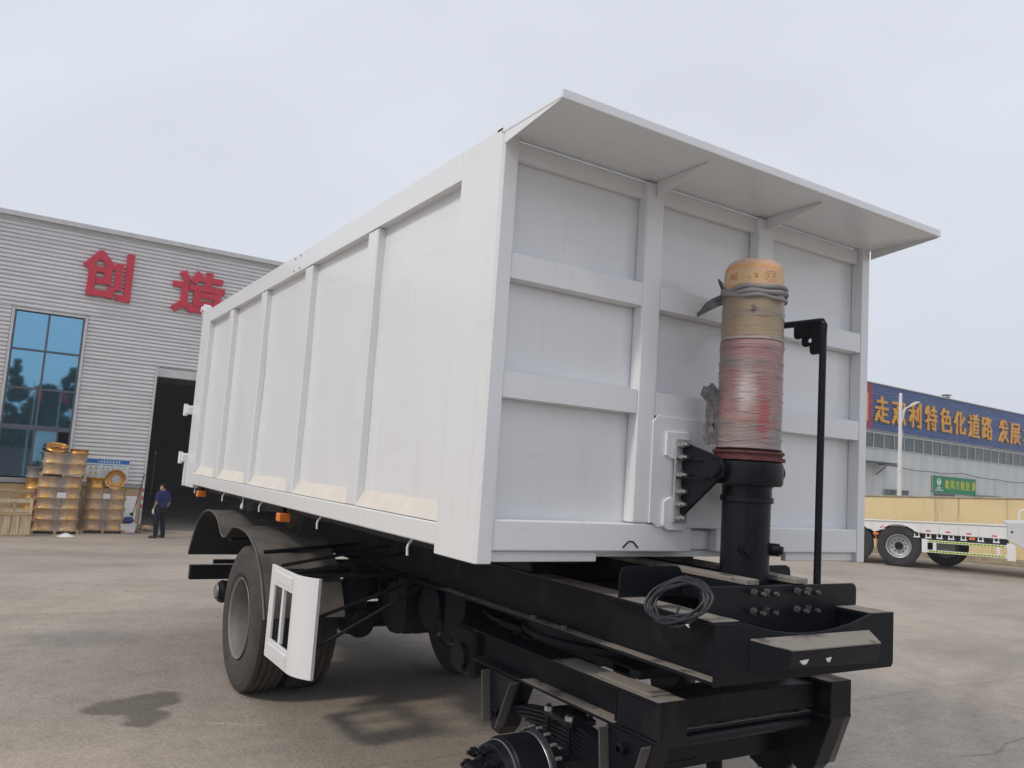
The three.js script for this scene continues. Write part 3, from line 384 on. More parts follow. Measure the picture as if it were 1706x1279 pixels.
  { // handwriting runs round the cap; text direction follows the visible side
    const X = (f) => f * 2048; g2.save();
    const put = (u, fn) => { g2.save(); g2.translate(X(u), 150); fn(); g2.restore(); };
    const dg = (a) => { g2.beginPath(); a.forEach(([x, y], i) => (i ? g2.lineTo(x, y) : g2.moveTo(x, y))); g2.stroke(); };
    put(uc - 0.10, () => { g2.font = 'bold 56px sans-serif'; g2.textAlign = 'center'; g2.fillText('(ND', 0, 22); g2.beginPath(); g2.ellipse(34, 2, 26, 30, 0, -1.6, 1.6); g2.stroke(); });
    put(uc + 0.02, () => { dg([[-70, 10], [-40, 6]]); dg([[-62, 26], [-30, 22]]); g2.font = 'bold 50px sans-serif'; g2.textAlign = 'center'; g2.fillText('N', 20, 20); });
    put(uc + 0.115, () => { g2.beginPath(); g2.ellipse(0, 2, 92, 36, 0, 0, 6.3); g2.stroke(); const o = (dx) => { dg([[dx - 26, -14], [dx + 24, -16]]); dg([[dx - 30, 2], [dx + 26, 0]]); dg([[dx - 2, -26], [dx - 4, 6], [dx - 28, 28]]); dg([[dx, 4], [dx + 26, 28]]); dg([[dx - 26, -24], [dx - 32, -6]]); }; o(-38); o(34); });
    g2.restore();
  }
  const tCap = new THREE.CanvasTexture(cnv); tCap.colorSpace = THREE.SRGBColorSpace; tCap.wrapS = THREE.RepeatWrapping; tCap.needsUpdate = true;
  const capG = cyUV([[0.134, 2.65], [0.134, 2.75], [0.131, 2.765], [0.12, 2.79], [0.1, 2.806], [0.075, 2.812], [0.0001, 2.814]], 56, 2.65, 2.814); capG.computeVertexNormals();
  part(cyl, 'orange_cap', capG, std({ map: tCap, roughness: 0.55 }), 'orange wrapped cylinder head with handwriting');
  const ring = (y, r, wob, rad, off) => { const q = []; for (let i = 0; i < 40; i++) { const a = i / 40 * Math.PI * 2; q.push([cx + (r + 0.004 * Math.sin(a * 7 + off)) * Math.cos(a), y + wob * Math.sin(a + off) + 0.004 * Math.sin(5 * a + off), cz + (r + 0.004 * Math.sin(a * 7 + off)) * Math.sin(a)]); } return tube(q, rad, 8, true, 160); };
  const ropeM = std({ map: tex(128, (u, v) => { const k = 0.75 + 0.5 * vnoise((u + v) * 24, (u - v) * 24, 24); return [0.27 * k, 0.25 * k, 0.255 * k]; }, 0.06), roughness: 0.9 });
  part(cyl, 'rope_turn', ring(2.668, 0.138, 0.008, 0.0115, 1), ropeM); part(cyl, 'rope_turn', ring(2.651, 0.14, 0.009, 0.0125, 2), ropeM); part(cyl, 'rope_turn', ring(2.632, 0.141, 0.012, 0.010, 3.2), ropeM);
  { const R = rng(63), fm = phy({ color: lin(0.5, 0.47, 0.46), roughness: 0.2, transparent: true, opacity: 0.5 }); for (let k = 0; k < 11; k++) part(cyl, 'film_edge', ring(1.975 + k * 0.058 + 0.02 * R(), k < 8 ? 0.1432 : 0.1398, 0.006 + 0.02 * R(), 0.0016, R() * 6), fm); }
  const rag = (pts, r) => { const g = new THREE.BufferGeometry(); const R = rng(r), n = pts.length, pos = [], idx = [], m = 7; for (let i = 0; i < n; i++) for (let j = 0; j <= m; j++) { const [x, y, z, wd, dx, dy, dz] = pts[i], t = j / m - 0.5; pos.push(x + dx * wd * t + 0.012 * (R() - 0.5), y + dy * wd * t + 0.012 * (R() - 0.5), z + dz * wd * t + 0.022 * (R() - 0.5)); } for (let i = 0; i < n - 1; i++) for (let j = 0; j < m; j++) { const a = i * (m + 1) + j; idx.push(a, a + 1, a + m + 2, a, a + m + 2, a + m + 1); } g.setAttribute('position', new THREE.Float32BufferAttribute(pos, 3)); g.setIndex(idx); g.computeVertexNormals(); return fin(g, true); };
  const ragM = std({ map: tex(128, grain([0.15, 0.145, 0.15], 0.6, 10, 4), 0.2), roughness: 0.75, side: THREE.DoubleSide });
  part(cyl, 'film_tail', rag([[-0.112, 2.632, 0.17, 0.045, 0, 1, 0.1], [-0.15, 2.61, 0.14, 0.05, 0, 1, 0.1], [-0.175, 2.585, 0.12, 0.05, 0, 1, 0.2], [-0.19, 2.565, 0.1, 0.04, 0.2, 1, 0.2], [-0.198, 2.552, 0.095, 0.02, 0.2, 1, 0.2]], 3), ragM, 'twisted grey tail of wrapping film');
  part(cyl, 'film_tail', rag([[-0.15, 2.225, 0.14, 0.05, 0.6, 0.3, 0.7], [-0.152, 2.19, 0.145, 0.085, 0.6, 0.2, 0.7], [-0.145, 2.15, 0.15, 0.06, 0.6, 0, 0.7], [-0.14, 2.1, 0.155, 0.075, 0.6, 0.1, 0.7], [-0.14, 2.05, 0.15, 0.06, 0.6, 0, 0.7], [-0.142, 2.0, 0.15, 0.09, 0.6, 0.1, 0.7], [-0.138, 1.95, 0.155, 0.06, 0.6, 0, 0.7]], 5), ragM, 'torn flap of grey film');
  part(cyl, 'film_tail', rag([[-0.105, 2.66, 0.165, 0.03, 0.4, 0, -0.6], [-0.12, 2.7, 0.155, 0.03, 0.4, 0, -0.6], [-0.125, 2.725, 0.15, 0.008, 0.4, 0, -0.6]], 6), ragM);
}
// ---------------- wheels
function tyreProf(R, w, rr) { // one section, axial from -w/2 (inner) to w/2 (outer)
  const h = w / 2, p = [[rr, -h * 0.72], [rr + 0.012, -h * 0.86], [rr + 0.05, -h * 0.98], [(R + rr) / 2, -h], [R - 0.06, -h * 0.95], [R - 0.022, -h * 0.86], [R - 0.006, -h * 0.78]];
  for (const g of [-0.5, -0.17, 0.17, 0.5]) p.push([R, h * g - 0.012], [R - 0.014, h * g - 0.008], [R - 0.014, h * g + 0.008], [R, h * g + 0.012]);
  p.push([R - 0.006, h * 0.78], [R - 0.022, h * 0.86], [R - 0.05, h * 0.93], [R - 0.056, h * 0.965], [R - 0.07, h * 0.955], [(R + rr) / 2 + 0.02, h * 1.0], [(R + rr) / 2, h * 1.012], [(R + rr) / 2 - 0.012, h * 0.995], [rr + 0.06, h * 0.985], [rr + 0.052, h * 1.0], [rr + 0.045, h * 0.975], [rr + 0.012, h * 0.86], [rr, h * 0.72]);
  return p;
}
const tyreGeo = lathe(tyreProf(0.535, 0.29, 0.287), 64, 'x'), rimDeep = lathe([[0.287, 0.125], [0.3, 0.138], [0.296, 0.142], [0.28, 0.13], [0.272, 0.1], [0.262, 0.07], [0.25, -0.02], [0.24, -0.1], [0.225, -0.115], [0.1, -0.12], [0.1, -0.06], [0.08, -0.05], [0.0001, -0.05]], 56, 'x');
function wheelAt(parent, x, y, z, s, rubber, rimM) { // s: side that faces out
  const t = part(parent, 'tyre', tyreGeo, rubber); t.position.set(x, y, z); if (s < 0) t.rotation.y = Math.PI; const r = part(t, 'rim', rimDeep, rimM); return t;
}
{
  for (const s of [-1, 1]) {
    wheelAt(T, s * 1.075, 0.535, -3.55, s, M.rubber, M.rimSteel).name = 'wheel_tyre';
    wheelAt(T, s * 0.745, 0.535, -3.55, -s, M.rubber, M.rimSteel).name = 'wheel_tyre';
    const hub = part(T, 'wheel_hub', lathe([[0, 0.6], [0.1, 0.6], [0.2, 0.605], [0.21, 0.62], [0.21, 0.84], [0.19, 0.86], [0.14, 0.87], [0.13, 0.9], [0.1, 0.92], [0.095, 1.02], [0.1, 1.03], [0.1, 1.05], [0.085, 1.08], [0, 1.09]].map(([r, a]) => [r, s * a]), 36, 'x').translate(0, 0.52, -4.85), M.black, 'bare rear hub without a wheel');
    for (let k = 0; k < 10; k++) { const a = k / 10 * Math.PI * 2, y = 0.52 + 0.115 * Math.cos(a), z = -4.85 + 0.115 * Math.sin(a); part(hub, 'wheel_stud', rod([s * 0.9, y, z], [s * 0.99, y, z], 0.011, 0.011, 6), M.rimSteel); }
    part(hub, 'hub_cap', rod([s * 1.09, 0.52, -4.85], [s * 1.105, 0.52, -4.85], 0.07, 0.06, 20), M.rimSteel);
    // double hump mudguard
    const pr = [[-2.75, 0.67], [-2.8, 0.76], [-2.9, 0.905], [-3.02, 1.02], [-3.14, 1.095], [-3.28, 1.15], [-3.43, 1.185], [-3.62, 1.2], [-3.84, 1.187], [-3.94, 1.15], [-4.02, 1.105], [-4.1, 1.085], [-4.2, 1.095], [-4.27, 1.135], [-4.34, 1.18], [-4.45, 1.222], [-4.62, 1.248], [-4.78, 1.25], [-4.95, 1.218], [-5.08, 1.165], [-5.2, 1.085], [-5.32, 0.96], [-5.4, 0.86], [-5.445, 0.785]];
    const cv = new THREE.CatmullRomCurve3(pr.map(([z, y]) => new THREE.Vector3(0, y, z))).getPoints(70), outl = cv.map((p) => [p.z, p.y]), inn = cv.map((p, i) => { const a = cv[Math.max(0, i - 1)], b = cv[Math.min(70, i + 1)], tx = b.z - a.z, ty = b.y - a.y, L = Math.hypot(tx, ty); return [p.z + 0.008 * (ty / L) * -1 * -1 * 0 + -0.008 * (-ty / L) * -1, p.y - 0.008 * Math.abs(tx / L) - 0.0005]; });
    const shell = (x0, x1, off) => gridSheet(70, 8, (u, v) => { const i = Math.round(u * 70), p = cv[i]; return [mixv(x0, x1, v), p.y - off, p.z]; });
    const f = part(T, 'mudguard', [gridSheet(70, 10, (u, v) => { const i = Math.round(u * 70), p = cv[i], rid = 0.006 * (Math.abs(v - 0.35) < 0.06 || Math.abs(v - 0.7) < 0.06 ? 1 : 0); return [s * mixv(1.25, 0.68, v), p.y + rid, p.z]; }), ], M.fender, 'dusty black double hump mudguard'); part(f, 'guard_lining', shell(s * 1.248, s * 0.68, 0.009), M.guardBlack);
    part(f, 'rolled_edge', fin(new THREE.TubeGeometry(new THREE.CatmullRomCurve3(cv.map((p) => new THREE.Vector3(s * 1.25, p.y - 0.004, p.z))), 140, 0.009, 6), true), M.fender);
    part(f, 'guard_bracket', rod([s * 0.5, 1.14, -3.1], [s * 1.2, 1.075, -3.1], 0.015), M.black); part(f, 'guard_bracket', rod([s * 0.5, 1.1, -4.1], [s * 1.2, 1.06, -4.1], 0.015), M.black); part(f, 'guard_bracket', box(s * 1.18, s * 0.56, 0.93, 0.985, -2.91, -2.88), M.black);
    // rear springs
    for (const zc of [-3.55, -4.85]) for (let k = 0; k < 6; k++) part(T, 'spring_leaf', at(gridLeaf(-0.25, 0.7 - k * 0.0165, 0.56 - k * 0.06, s), s * 0.02, 0, zc + 0.25), M.frame);
    for (const z of [-2.9, -4.2, -5.5]) part(T, 'spring_hanger', prism([[z - 0.14, 1.028], [z + 0.14, 1.028], [z + 0.07, 0.66], [z - 0.07, 0.66]], s < 0 ? -0.62 : 0.5, s < 0 ? -0.5 : 0.62, 'x'), M.frame);
    // white side guard panel
    const yb = 0.452, yt = 1.048, gx = 1.25;
    const G = part(T, 'side_guard', [box(s * gx, s * (gx - 0.02), yb, yt, -2.69, -2.605, 0.004), box(s * gx, s * (gx - 0.02), 0.925, yt, -2.604, -2.212, 0.004), box(s * gx, s * (gx - 0.02), yb, 0.578, -2.604, -2.212, 0.004), (() => { const a = []; for (let i = 0; i <= 12; i++) { const t = i / 12; a.push([s * (gx - 0.085 * t * t), -2.211 + 0.24 * t - 0.02 * t * t]); } const b = a.map(([x, z]) => [x - s * 0.02, z - 0.004]).reverse(), q = [...a, ...b]; return prism(q, yb, yt, 'y', 0.003); })()], M.white, 'white side guard panel with a square opening');
    part(G, 'guard_bar', box(s * (gx - 0.005), s * (gx - 0.03), 0.579, 0.924, -2.44, -2.405), M.white);
    part(G, 'guard_lip', box(s * (gx + 0.006), s * gx, yb + 0.03, 0.55, -2.6, -2.22, 0.002), M.white); part(G, 'guard_lip', box(s * (gx + 0.006), s * gx, 0.955, yt - 0.03, -2.6, -2.22, 0.002), M.white);
    for (const [a, b] of [[[gx - 0.03, 1.05, -2.58], [0.52, 1.2, -2.45]], [[gx - 0.03, 1.04, -2.3], [0.52, 1.18, -2.2]], [[gx - 0.03, 1.03, -2.25], [0.52, 1.05, -2.1]], [[gx - 0.09, 0.8, -2.05], [0.5, 1.05, -1.95]], [[gx - 0.09, 0.62, -2.03], [0.5, 1.04, -1.85]]]) part(G, 'guard_stay', rod([s * a[0], a[1], a[2]], [s * b[0], b[1], b[2]], 0.012, 0.012, 8), M.frame);
  }
  for (const z of [-3.55, -4.85]) { const a = part(T, 'axle_beam', box(-0.9, 0.9, 0.46, 0.61, z - 0.075, z + 0.075, 0.015), M.frame); for (const s of [-1, 1]) part(a, 'brake_chamber', rod([s * 0.35, 0.56, z + 0.18], [s * 0.1, 0.56, z + 0.18], 0.1, 0.1, 20), M.frame); }
  part(T, 'rear_bumper', [box(-1.15, 1.15, 0.49, 0.63, -5.86, -5.78), ...[-0.5, 0.5].map((x) => box(x - 0.05, x + 0.05, 0.631, 1.028, -5.68, -5.6)), ...[-0.5, 0.5].map((x) => box(x - 0.05, x + 0.05, 0.5, 0.66, -5.779, -5.6))], M.frame);
  part(T, 'rear_bumper', box(-0.93, 0.93, 0.64, 0.683, -5.84, -5.8), M.frame);
  for (const z of [-2.68, -3.02]) part(T, 'cross_plate', box(-0.47, 0.47, 0.74, 1.028, z - 0.008, z + 0.008, 0.003), M.frame);
  const tank = (z, y, r, h) => { const t = part(T, 'air_tank', lathe([[0.0001, -h - 0.05], [r * 0.6, -h - 0.045], [r * 0.95, -h - 0.01], [r, -h + 0.02], [r, h - 0.02], [r * 0.95, h + 0.01], [r * 0.6, h + 0.045], [0.0001, h + 0.05]], 32, 'x').translate(0, y, z), M.frame); for (const x of [-0.28, 0.28]) part(t, 'tank_strap', lathe([[r + 0.001, -0.02], [r + 0.008, -0.02], [r + 0.008, 0.02], [r + 0.001, 0.02]], 32, 'x').translate(x, y, z), M.black); part(t, 'drain_cock', rod([-0.1, y - r - 0.035, z], [-0.1, y - r + 0.01, z], 0.012), M.rimSteel); };
  tank(-2.42, 0.79, 0.18, 0.46); tank(-1.88, 0.88, 0.15, 0.46);
  part(T, 'cross_beam', box(-0.55, 0.55, 0.68, 1.028, -2.2, -2.06, 0.008), M.frame); part(T, 'cross_beam', box(-0.5, 0.5, 0.77, 1.028, -1.62, -1.38, 0.01), M.frame);
  for (const s of [-1, 1]) part(T, 'brake_chamber', [lathe([[0.0001, -3.3], [0.03, -3.3], [0.03, -3.16], [0.085, -3.15], [0.1, -3.12], [0.1, -3.04], [0.112, -3.03], [0.112, -3.01], [0.1, -3.0], [0.1, -2.82], [0.085, -2.78], [0.0001, -2.77]], 28, 'z').translate(s * 0.53, 0.6, 0), box(s * 0.6, s * 0.46, 0.66, 1.028, -3.04, -3.02, 0.003)], M.frame);
  part(T, 'relay_valve', [box(-0.42, -0.24, 0.7, 0.93, -1.78, -1.66, 0.02), rod([-0.33, 0.7, -1.72], [-0.33, 0.64, -1.72], 0.03), rod([-0.47, 0.8, -1.72], [-0.2, 0.8, -1.72], 0.04)], M.frame);
  part(T, 'equaliser_box', [box(-0.57, 0.45, 0.63, 0.895, -1.36, -1.12, 0.02), rod([-0.6, 0.73, -1.24], [0.48, 0.73, -1.24], 0.075, 0.075, 18)], M.frame);
  part(T, 'hose', [tube([[-0.4, 1.02, -0.9], [-0.3, 0.8, -1.15], [-0.1, 0.78, -1.3], [0.1, 0.86, -1.4]], 0.012), tube([[-0.35, 1.0, -2.3], [-0.3, 0.78, -2.6], [-0.2, 0.68, -3.0], [-0.1, 0.62, -3.3]], 0.012), tube([[-0.42, 1.04, -0.6], [-0.36, 0.98, -0.9], [-0.4, 0.93, -1.2], [-0.3, 0.99, -1.6]], 0.011), tube([[-1.03, 1.38, -2.8], [-1.04, 1.28, -2.82], [-1.06, 1.21, -2.86]], 0.004, 6)], M.cable);
}
// ---------------- coiled cable hung over the frame
{
  const C = thing('coiled_cable', 'coil of black cable hung over the left frame beam below the hoist', 'cable', undefined, [-0.54, 1.31, 0.43]);
  const R = rng(21);
  for (let k = 0; k < 8; k++) {
    const pts = [], n = 26, ea = 0.135 + 0.03 * R(), eb = 0.062 + 0.03 * R(), ox = 0.02 * (R() - 0.5), oz = 0.03 * (R() - 0.5), oy = 0.02 * (R() - 0.5), tl = 0.42 + 0.2 * (R() - 0.5);
    for (let i = 0; i < n; i++) { const a = i / n * Math.PI * 2, p = ea * Math.cos(a), q = eb * Math.sin(a), z = p * Math.cos(tl) - q * Math.sin(tl) + oz, y = p * Math.sin(tl) * 0.62 + q * Math.cos(tl) + oy + 0.004 * Math.sin(5 * a + k); pts.push([ox + y * 0.5 - 0.028 + 0.006 * Math.sin(3 * a + k * 2), y, z]); }
    part(C, 'cable_turn', tube(pts, 0.0062, 7, true, 90), M.cable);
  }
  part(C, 'cable_end', tube([[-0.02, -0.02, 0.0], [-0.06, -0.07, 0.02], [-0.075, -0.085, 0.06], [-0.08, -0.07, 0.1]], 0.0055, 7), M.cable);
  part(C, 'bare_wire', [tube([[-0.08, -0.07, 0.1], [-0.085, -0.066, 0.12]], 0.0025, 5), tube([[-0.08, -0.07, 0.1], [-0.085, -0.075, 0.122]], 0.0025, 5)], M.paleMark);
}
// ---------------------------------------------------------------- lettering drawn as brush strokes on a 100 x 100 square (x right, y down)
const ZOU_ZHI = [[[14, 8], [23, 24]], [[2, 38], [20, 38], [20, 80], [5, 95]], [[18, 81], [36, 94], [99, 96]]];
const GLYPH = {
  chuang: [[[32, 4], [5, 36]], [[30, 4], [58, 34]], [[20, 40], [49, 40], [49, 64], [34, 65]], [[17, 40], [17, 92], [56, 92], [58, 83]], [[71, 24], [71, 78]], [[92, 4], [92, 96], [76, 96]]],
  zao: [[[46, 4], [36, 26]], [[40, 17], [93, 17]], [[31, 41], [99, 41]], [[67, 1], [67, 41]], [[45, 57], [88, 57], [88, 79], [45, 79], [45, 57]], ...ZOU_ZHI],
  zou: [[[50, 2], [50, 46]], [[16, 21], [84, 21]], [[4, 46], [96, 46]], [[53, 46], [53, 92]], [[54, 68], [86, 68]], [[27, 56], [4, 96]], [[20, 72], [44, 92], [97, 96]]],
  shuang: [[[5, 16], [44, 16], [34, 56], [4, 94]], [[12, 40], [46, 90]], [[54, 16], [94, 16], [84, 56], [50, 94]], [[60, 36], [98, 94]]],
  li: [[[46, 5], [8, 16]], [[2, 34], [56, 34]], [[30, 12], [30, 97]], [[28, 40], [4, 76]], [[32, 42], [54, 66]], [[68, 18], [68, 72]], [[92, 4], [92, 96], [76, 94]]],
  te: [[[14, 8], [6, 36]], [[6, 28], [42, 28]], [[26, 2], [26, 98]], [[2, 66], [42, 54]], [[50, 18], [94, 18]], [[72, 2], [72, 36]], [[44, 38], [98, 38]], [[44, 58], [98, 58]], [[82, 40], [82, 94], [66, 92]], [[54, 68], [64, 80]]],
  se: [[[34, 2], [8, 30]], [[30, 12], [70, 12], [56, 30]], [[20, 34], [84, 34], [84, 60]], [[20, 34], [20, 92], [92, 92], [94, 74]], [[20, 60], [84, 60]], [[52, 34], [52, 58]]],
  hua: [[[34, 4], [4, 52]], [[22, 34], [22, 97]], [[92, 24], [50, 60]], [[56, 6], [56, 90], [96, 90], [96, 72]]],
  dao: [[[48, 4], [56, 16]], [[82, 2], [72, 16]], [[34, 20], [98, 20]], [[64, 20], [60, 32]], [[45, 34], [88, 34], [88, 80], [45, 80], [45, 34]], [[45, 50], [88, 50]], [[45, 65], [88, 65]], ...ZOU_ZHI],
  lu: [[[8, 8], [40, 8], [40, 34], [8, 34], [8, 8]], [[24, 34], [24, 84]], [[26, 56], [44, 56]], [[8, 48], [8, 88]], [[2, 92], [46, 82]], [[62, 4], [48, 34]], [[60, 14], [88, 14], [48, 58]], [[58, 24], [98, 56]], [[56, 62], [92, 62], [92, 94], [56, 94], [56, 62]]],
  fa: [[[30, 6], [20, 34]], [[8, 34], [92, 34]], [[46, 4], [40, 50], [6, 94]], [[40, 52], [80, 52], [30, 96]], [[44, 60], [96, 96]], [[66, 6], [80, 20]]],
  zhan: [[[10, 8], [88, 8], [88, 28], [10, 28]], [[10, 8], [10, 60], [2, 96]], [[22, 44], [92, 44]], [[42, 32], [42, 62]], [[70, 32], [70, 62]], [[16, 62], [98, 62]], [[38, 62], [38, 94], [58, 86]], [[80, 70], [60, 82]], [[54, 66], [96, 96]]],
  cai: [[[4, 28], [96, 28]], [[60, 2], [60, 96], [44, 90]], [[58, 32], [6, 82]]],
  edge: [[[70, 2], [92, 2], [92, 96], [78, 92]]],
  gan: [[[8, 10], [44, 10]], [[40, 10], [36, 24]], [[2, 28], [52, 28]], [[14, 28], [14, 84]], [[42, 28], [42, 96]], [[14, 46], [42, 46]], [[14, 62], [42, 62]], [[2, 86], [52, 76]], [[66, 4], [54, 40]], [[62, 22], [98, 22]], [[90, 22], [54, 96]], [[62, 40], [98, 96]]],
  chuang2: [[[14, 4], [22, 14]], [[10, 20], [10, 98]], [[32, 10], [92, 10], [92, 96], [80, 94]], [[30, 28], [66, 28], [62, 52]], [[38, 28], [34, 54], [74, 54], [70, 84], [60, 80]], [[24, 70], [60, 70]]],
  fang: [[[48, 2], [56, 16]], [[4, 24], [96, 24]], [[40, 26], [34, 60], [8, 96]], [[38, 48], [82, 48], [78, 94], [58, 90]]],
  neng: [[[24, 4], [6, 30], [44, 26]], [[36, 14], [48, 32]], [[10, 42], [10, 98]], [[10, 42], [44, 42], [44, 96], [36, 94]], [[10, 58], [44, 58]], [[10, 72], [44, 72]], [[60, 4], [60, 42], [94, 42], [96, 30]], [[90, 12], [60, 26]], [[60, 52], [60, 94], [94, 94], [96, 80]], [[90, 62], [60, 76]]],
  jin: [[[40, 26], [96, 26]], [[34, 56], [98, 56]], [[54, 4], [52, 60], [38, 86]], [[80, 4], [80, 88]], ...ZOU_ZHI],
  ai: [[[80, 4], [16, 12]], [[18, 18], [24, 30]], [[46, 16], [50, 28]], [[80, 14], [68, 30]], [[6, 52], [6, 36], [94, 36], [94, 50]], [[22, 54], [80, 54]], [[40, 54], [6, 98]], [[34, 66], [78, 66], [24, 98]], [[38, 74], [96, 98]]],
  ren: [[[48, 6], [44, 50], [6, 96]], [[48, 44], [96, 96]]],
  any: [[[10, 10], [90, 10]], [[50, 10], [50, 90]], [[20, 44], [80, 44], [80, 80], [20, 80], [20, 44]], [[4, 94], [96, 94]]]
};
function strokes3d(name, w, h, sw, depth, shiftY = 0) { // a character as thick raised strokes, centred on its base line
  const list = []; let k = 0;
  for (const st of GLYPH[name]) for (let i = 0; i < st.length - 1; i++) {
    const [ax, ay] = st[i], [bx, by] = st[i + 1], a = [(ax / 100 - 0.5) * w, (1 - ay / 100) * h], b = [(bx / 100 - 0.5) * w, (1 - by / 100) * h];
    const dx = b[0] - a[0], dy = b[1] - a[1], L = Math.hypot(dx, dy), e = i > 0 || i < st.length - 2 ? sw * 0.5 : sw * 0.2, W = Math.abs(dx) > Math.abs(dy) * 2 ? sw * 0.86 : sw;
    const g = box(-L / 2 - e, L / 2 + e, -W / 2, W / 2, 0, depth + 0.0025 * (k++ % 9), 0.006); g.rotateZ(Math.atan2(dy, dx)); g.translate((a[0] + b[0]) / 2, (a[1] + b[1]) / 2, 0); list.push(g);
  }
  return merge(list);
}
function drawGlyph(c, name, x, y, w, h, lw) { c.lineWidth = lw; c.lineCap = 'square'; c.lineJoin = 'miter'; for (const st of GLYPH[name]) { c.beginPath(); st.forEach(([a, b], i) => (i ? c.lineTo(x + a / 100 * w, y + b / 100 * h) : c.moveTo(x + a / 100 * w, y + b / 100 * h))); c.stroke(); } }
function canvasTex(w, h, fn) { const c = document.createElement('canvas'); c.width = w; c.height = h; fn(c.getContext('2d'), w, h); const t = new THREE.CanvasTexture(c); t.colorSpace = THREE.SRGBColorSpace; t.needsUpdate = true; return t; }
function printPlane(w, h) { return new THREE.PlaneGeometry(w, h); }

// ---------------------------------------------------------------- the grey hall on the left
const HZ = -26.8, HB = DROP;
{
  M.siding = std({ map: tex(512, (u, v) => { const s = fbm(u * 3, v * 24, 4, 3, 24), q = fbm(u * 40, v * 4, 3, 40, 4); return mixc([0.70, 0.695, 0.70], [0.56, 0.55, 0.555], 0.55 * sstep(0.4, 0.8, s) + 0.25 * q); }, 3.1), roughness: 0.45, metalness: 0.15 });
  M.trim = std({ map: tex(128, grain([0.56, 0.56, 0.56], 0.12, 6, 4), 1), roughness: 0.5, metalness: 0.1 });
  M.sillGrey = std({ map: tex(128, grain([0.30, 0.30, 0.31], 0.2, 6, 4), 1), roughness: 0.7 });
  M.plaster = std({ map: tex(512, (u, v) => mixc([0.56, 0.42, 0.225], [0.44, 0.34, 0.20], sstep(0.35, 0.8, fbm(u * 6, v * 6, 5, 6)) * 0.8), 2), roughness: 0.9 });
  M.mirrorGlass = std({ color: lin(0.20, 0.43, 0.60), roughness: 0.025, metalness: 1 });
  M.winFrame = std({ color: lin(0.10, 0.115, 0.15), roughness: 0.4, metalness: 0.3 });
  M.hallInside = std({ color: lin(0.28, 0.29, 0.32), roughness: 0.9 });
  const hall = thing('factory_hall', 'grey corrugated factory hall with tall blue window and dark doorway', 'building', undefined, [0, HB, HZ]);
  const L = (y) => y - HB;  // heights measured from the hall's own base
  // corrugated sheets laid sideways: rounded ridge, narrow groove
  const P = 0.131, cor = (x0, x1, y0, y1) => {
    const n = Math.max(1, Math.round((y1 - y0) / P)), p = (y1 - y0) / n, pr = [[0, -0.014], [0.1, -0.012], [0.2, 0.03], [0.34, 0.042], [0.7, 0.04], [0.86, 0.034], [0.92, -0.012], [1, -0.014]], pos = [], idx = [];
    const ys = []; for (let i = 0; i < n; i++) for (const [t, z] of pr.slice(0, i === n - 1 ? 8 : 7)) ys.push([y0 + (i + t) * p, z]);
    for (const [y, z] of ys) pos.push(x0, y, z, x1, y, z);
    for (let i = 0; i < ys.length - 1; i++) { const a = i * 2; idx.push(a, a + 1, a + 3, a, a + 3, a + 2); }
    const g = new THREE.BufferGeometry(); g.setAttribute('position', new THREE.Float32BufferAttribute(pos, 3)); g.setIndex(idx); return fin(g.toNonIndexed());
  };
  const WL = -3.09, WR = -0.955, DL = 1.31, DR = 5.8, EX0 = -24, EX1 = 13, topY = L(8.7);
  const xsTop = [EX0, -14.5, -5.2, 5.6, EX1];
  for (let i = 0; i < 4; i++) part(hall, 'siding_sheet', cor(xsTop[i] + 0.003, xsTop[i + 1] - 0.003, L(5.885), topY), M.siding);
  for (const [a, b] of [[EX0, -14], [-13.99, WL - 0.01]]) part(hall, 'siding_sheet', cor(a, b, L(0.55), L(5.88)), M.siding);
  part(hall, 'siding_sheet', cor(WR + 0.01, DL - 0.075, L(0.47), L(4.494)), M.siding);
  part(hall, 'siding_sheet', cor(WR + 0.01, DR + 0.06, L(4.5), L(5.88)), M.siding);
  part(hall, 'siding_sheet', cor(DR + 0.065, EX1, L(0.47), L(5.88)), M.siding);
  part(hall, 'hall_wall', [box(EX0, EX1, L(5.87), topY, -0.25, -0.02, 0), box(EX0, WL - 0.02, 0, L(5.86), -0.25, -0.02, 0), box(WR + 0.02, DL - 0.08, 0, L(5.86), -0.25, -0.02, 0), box(DL - 0.07, DR + 0.06, L(4.48), L(5.86), -0.25, -0.02, 0), box(DR + 0.07, EX1, 0, L(5.86), -0.25, -0.02, 0), box(WL - 0.01, WR + 0.01, 0, L(0.38), -0.25, -0.02, 0), box(EX0 - 0.2, EX0 - 0.01, 0, topY, -26, 0, 0), box(EX1 + 0.01, EX1 + 0.2, 0, topY, -26, 0, 0), box(EX0, EX1, 0, topY, -26.2, -26.01, 0)], M.hallInside);
  part(hall, 'roof', prism([[0.12, topY + 0.01], [0.12, topY + 0.1], [-13, topY + 1.1], [-26.3, topY + 0.1], [-26.3, topY + 0.01]], EX0 - 0.3, EX1 + 0.3, 'x', 0), M.hallInside);
  part(hall, 'eave_trim', [box(EX0 - 0.3, EX1 + 0.3, topY + 0.004, topY + 0.17, 0.125, 0.19, 0.01)], M.trim);
  part(hall, 'eave_trim', box(EX0, EX1, topY - 0.05, topY + 0.002, 0.04, 0.11, 0.005), M.trim);
  part(hall, 'sheet_flashing', box(EX0, WL - 0.08, L(5.868), L(5.9), 0.036, 0.052, 0.004), M.trim);
  // base wall in tan render with a sill course
  part(hall, 'base_wall', [box(EX0, DL - 0.08, 0, L(0.37), -0.018, 0.045, 0.01), box(DR + 0.065, EX1, 0, L(0.37), -0.018, 0.045, 0.01)], M.plaster);
  part(hall, 'sill_course', box(EX0, WR + 0.01, L(0.40), L(0.545), -0.015, 0.12, 0.01), M.sillGrey);
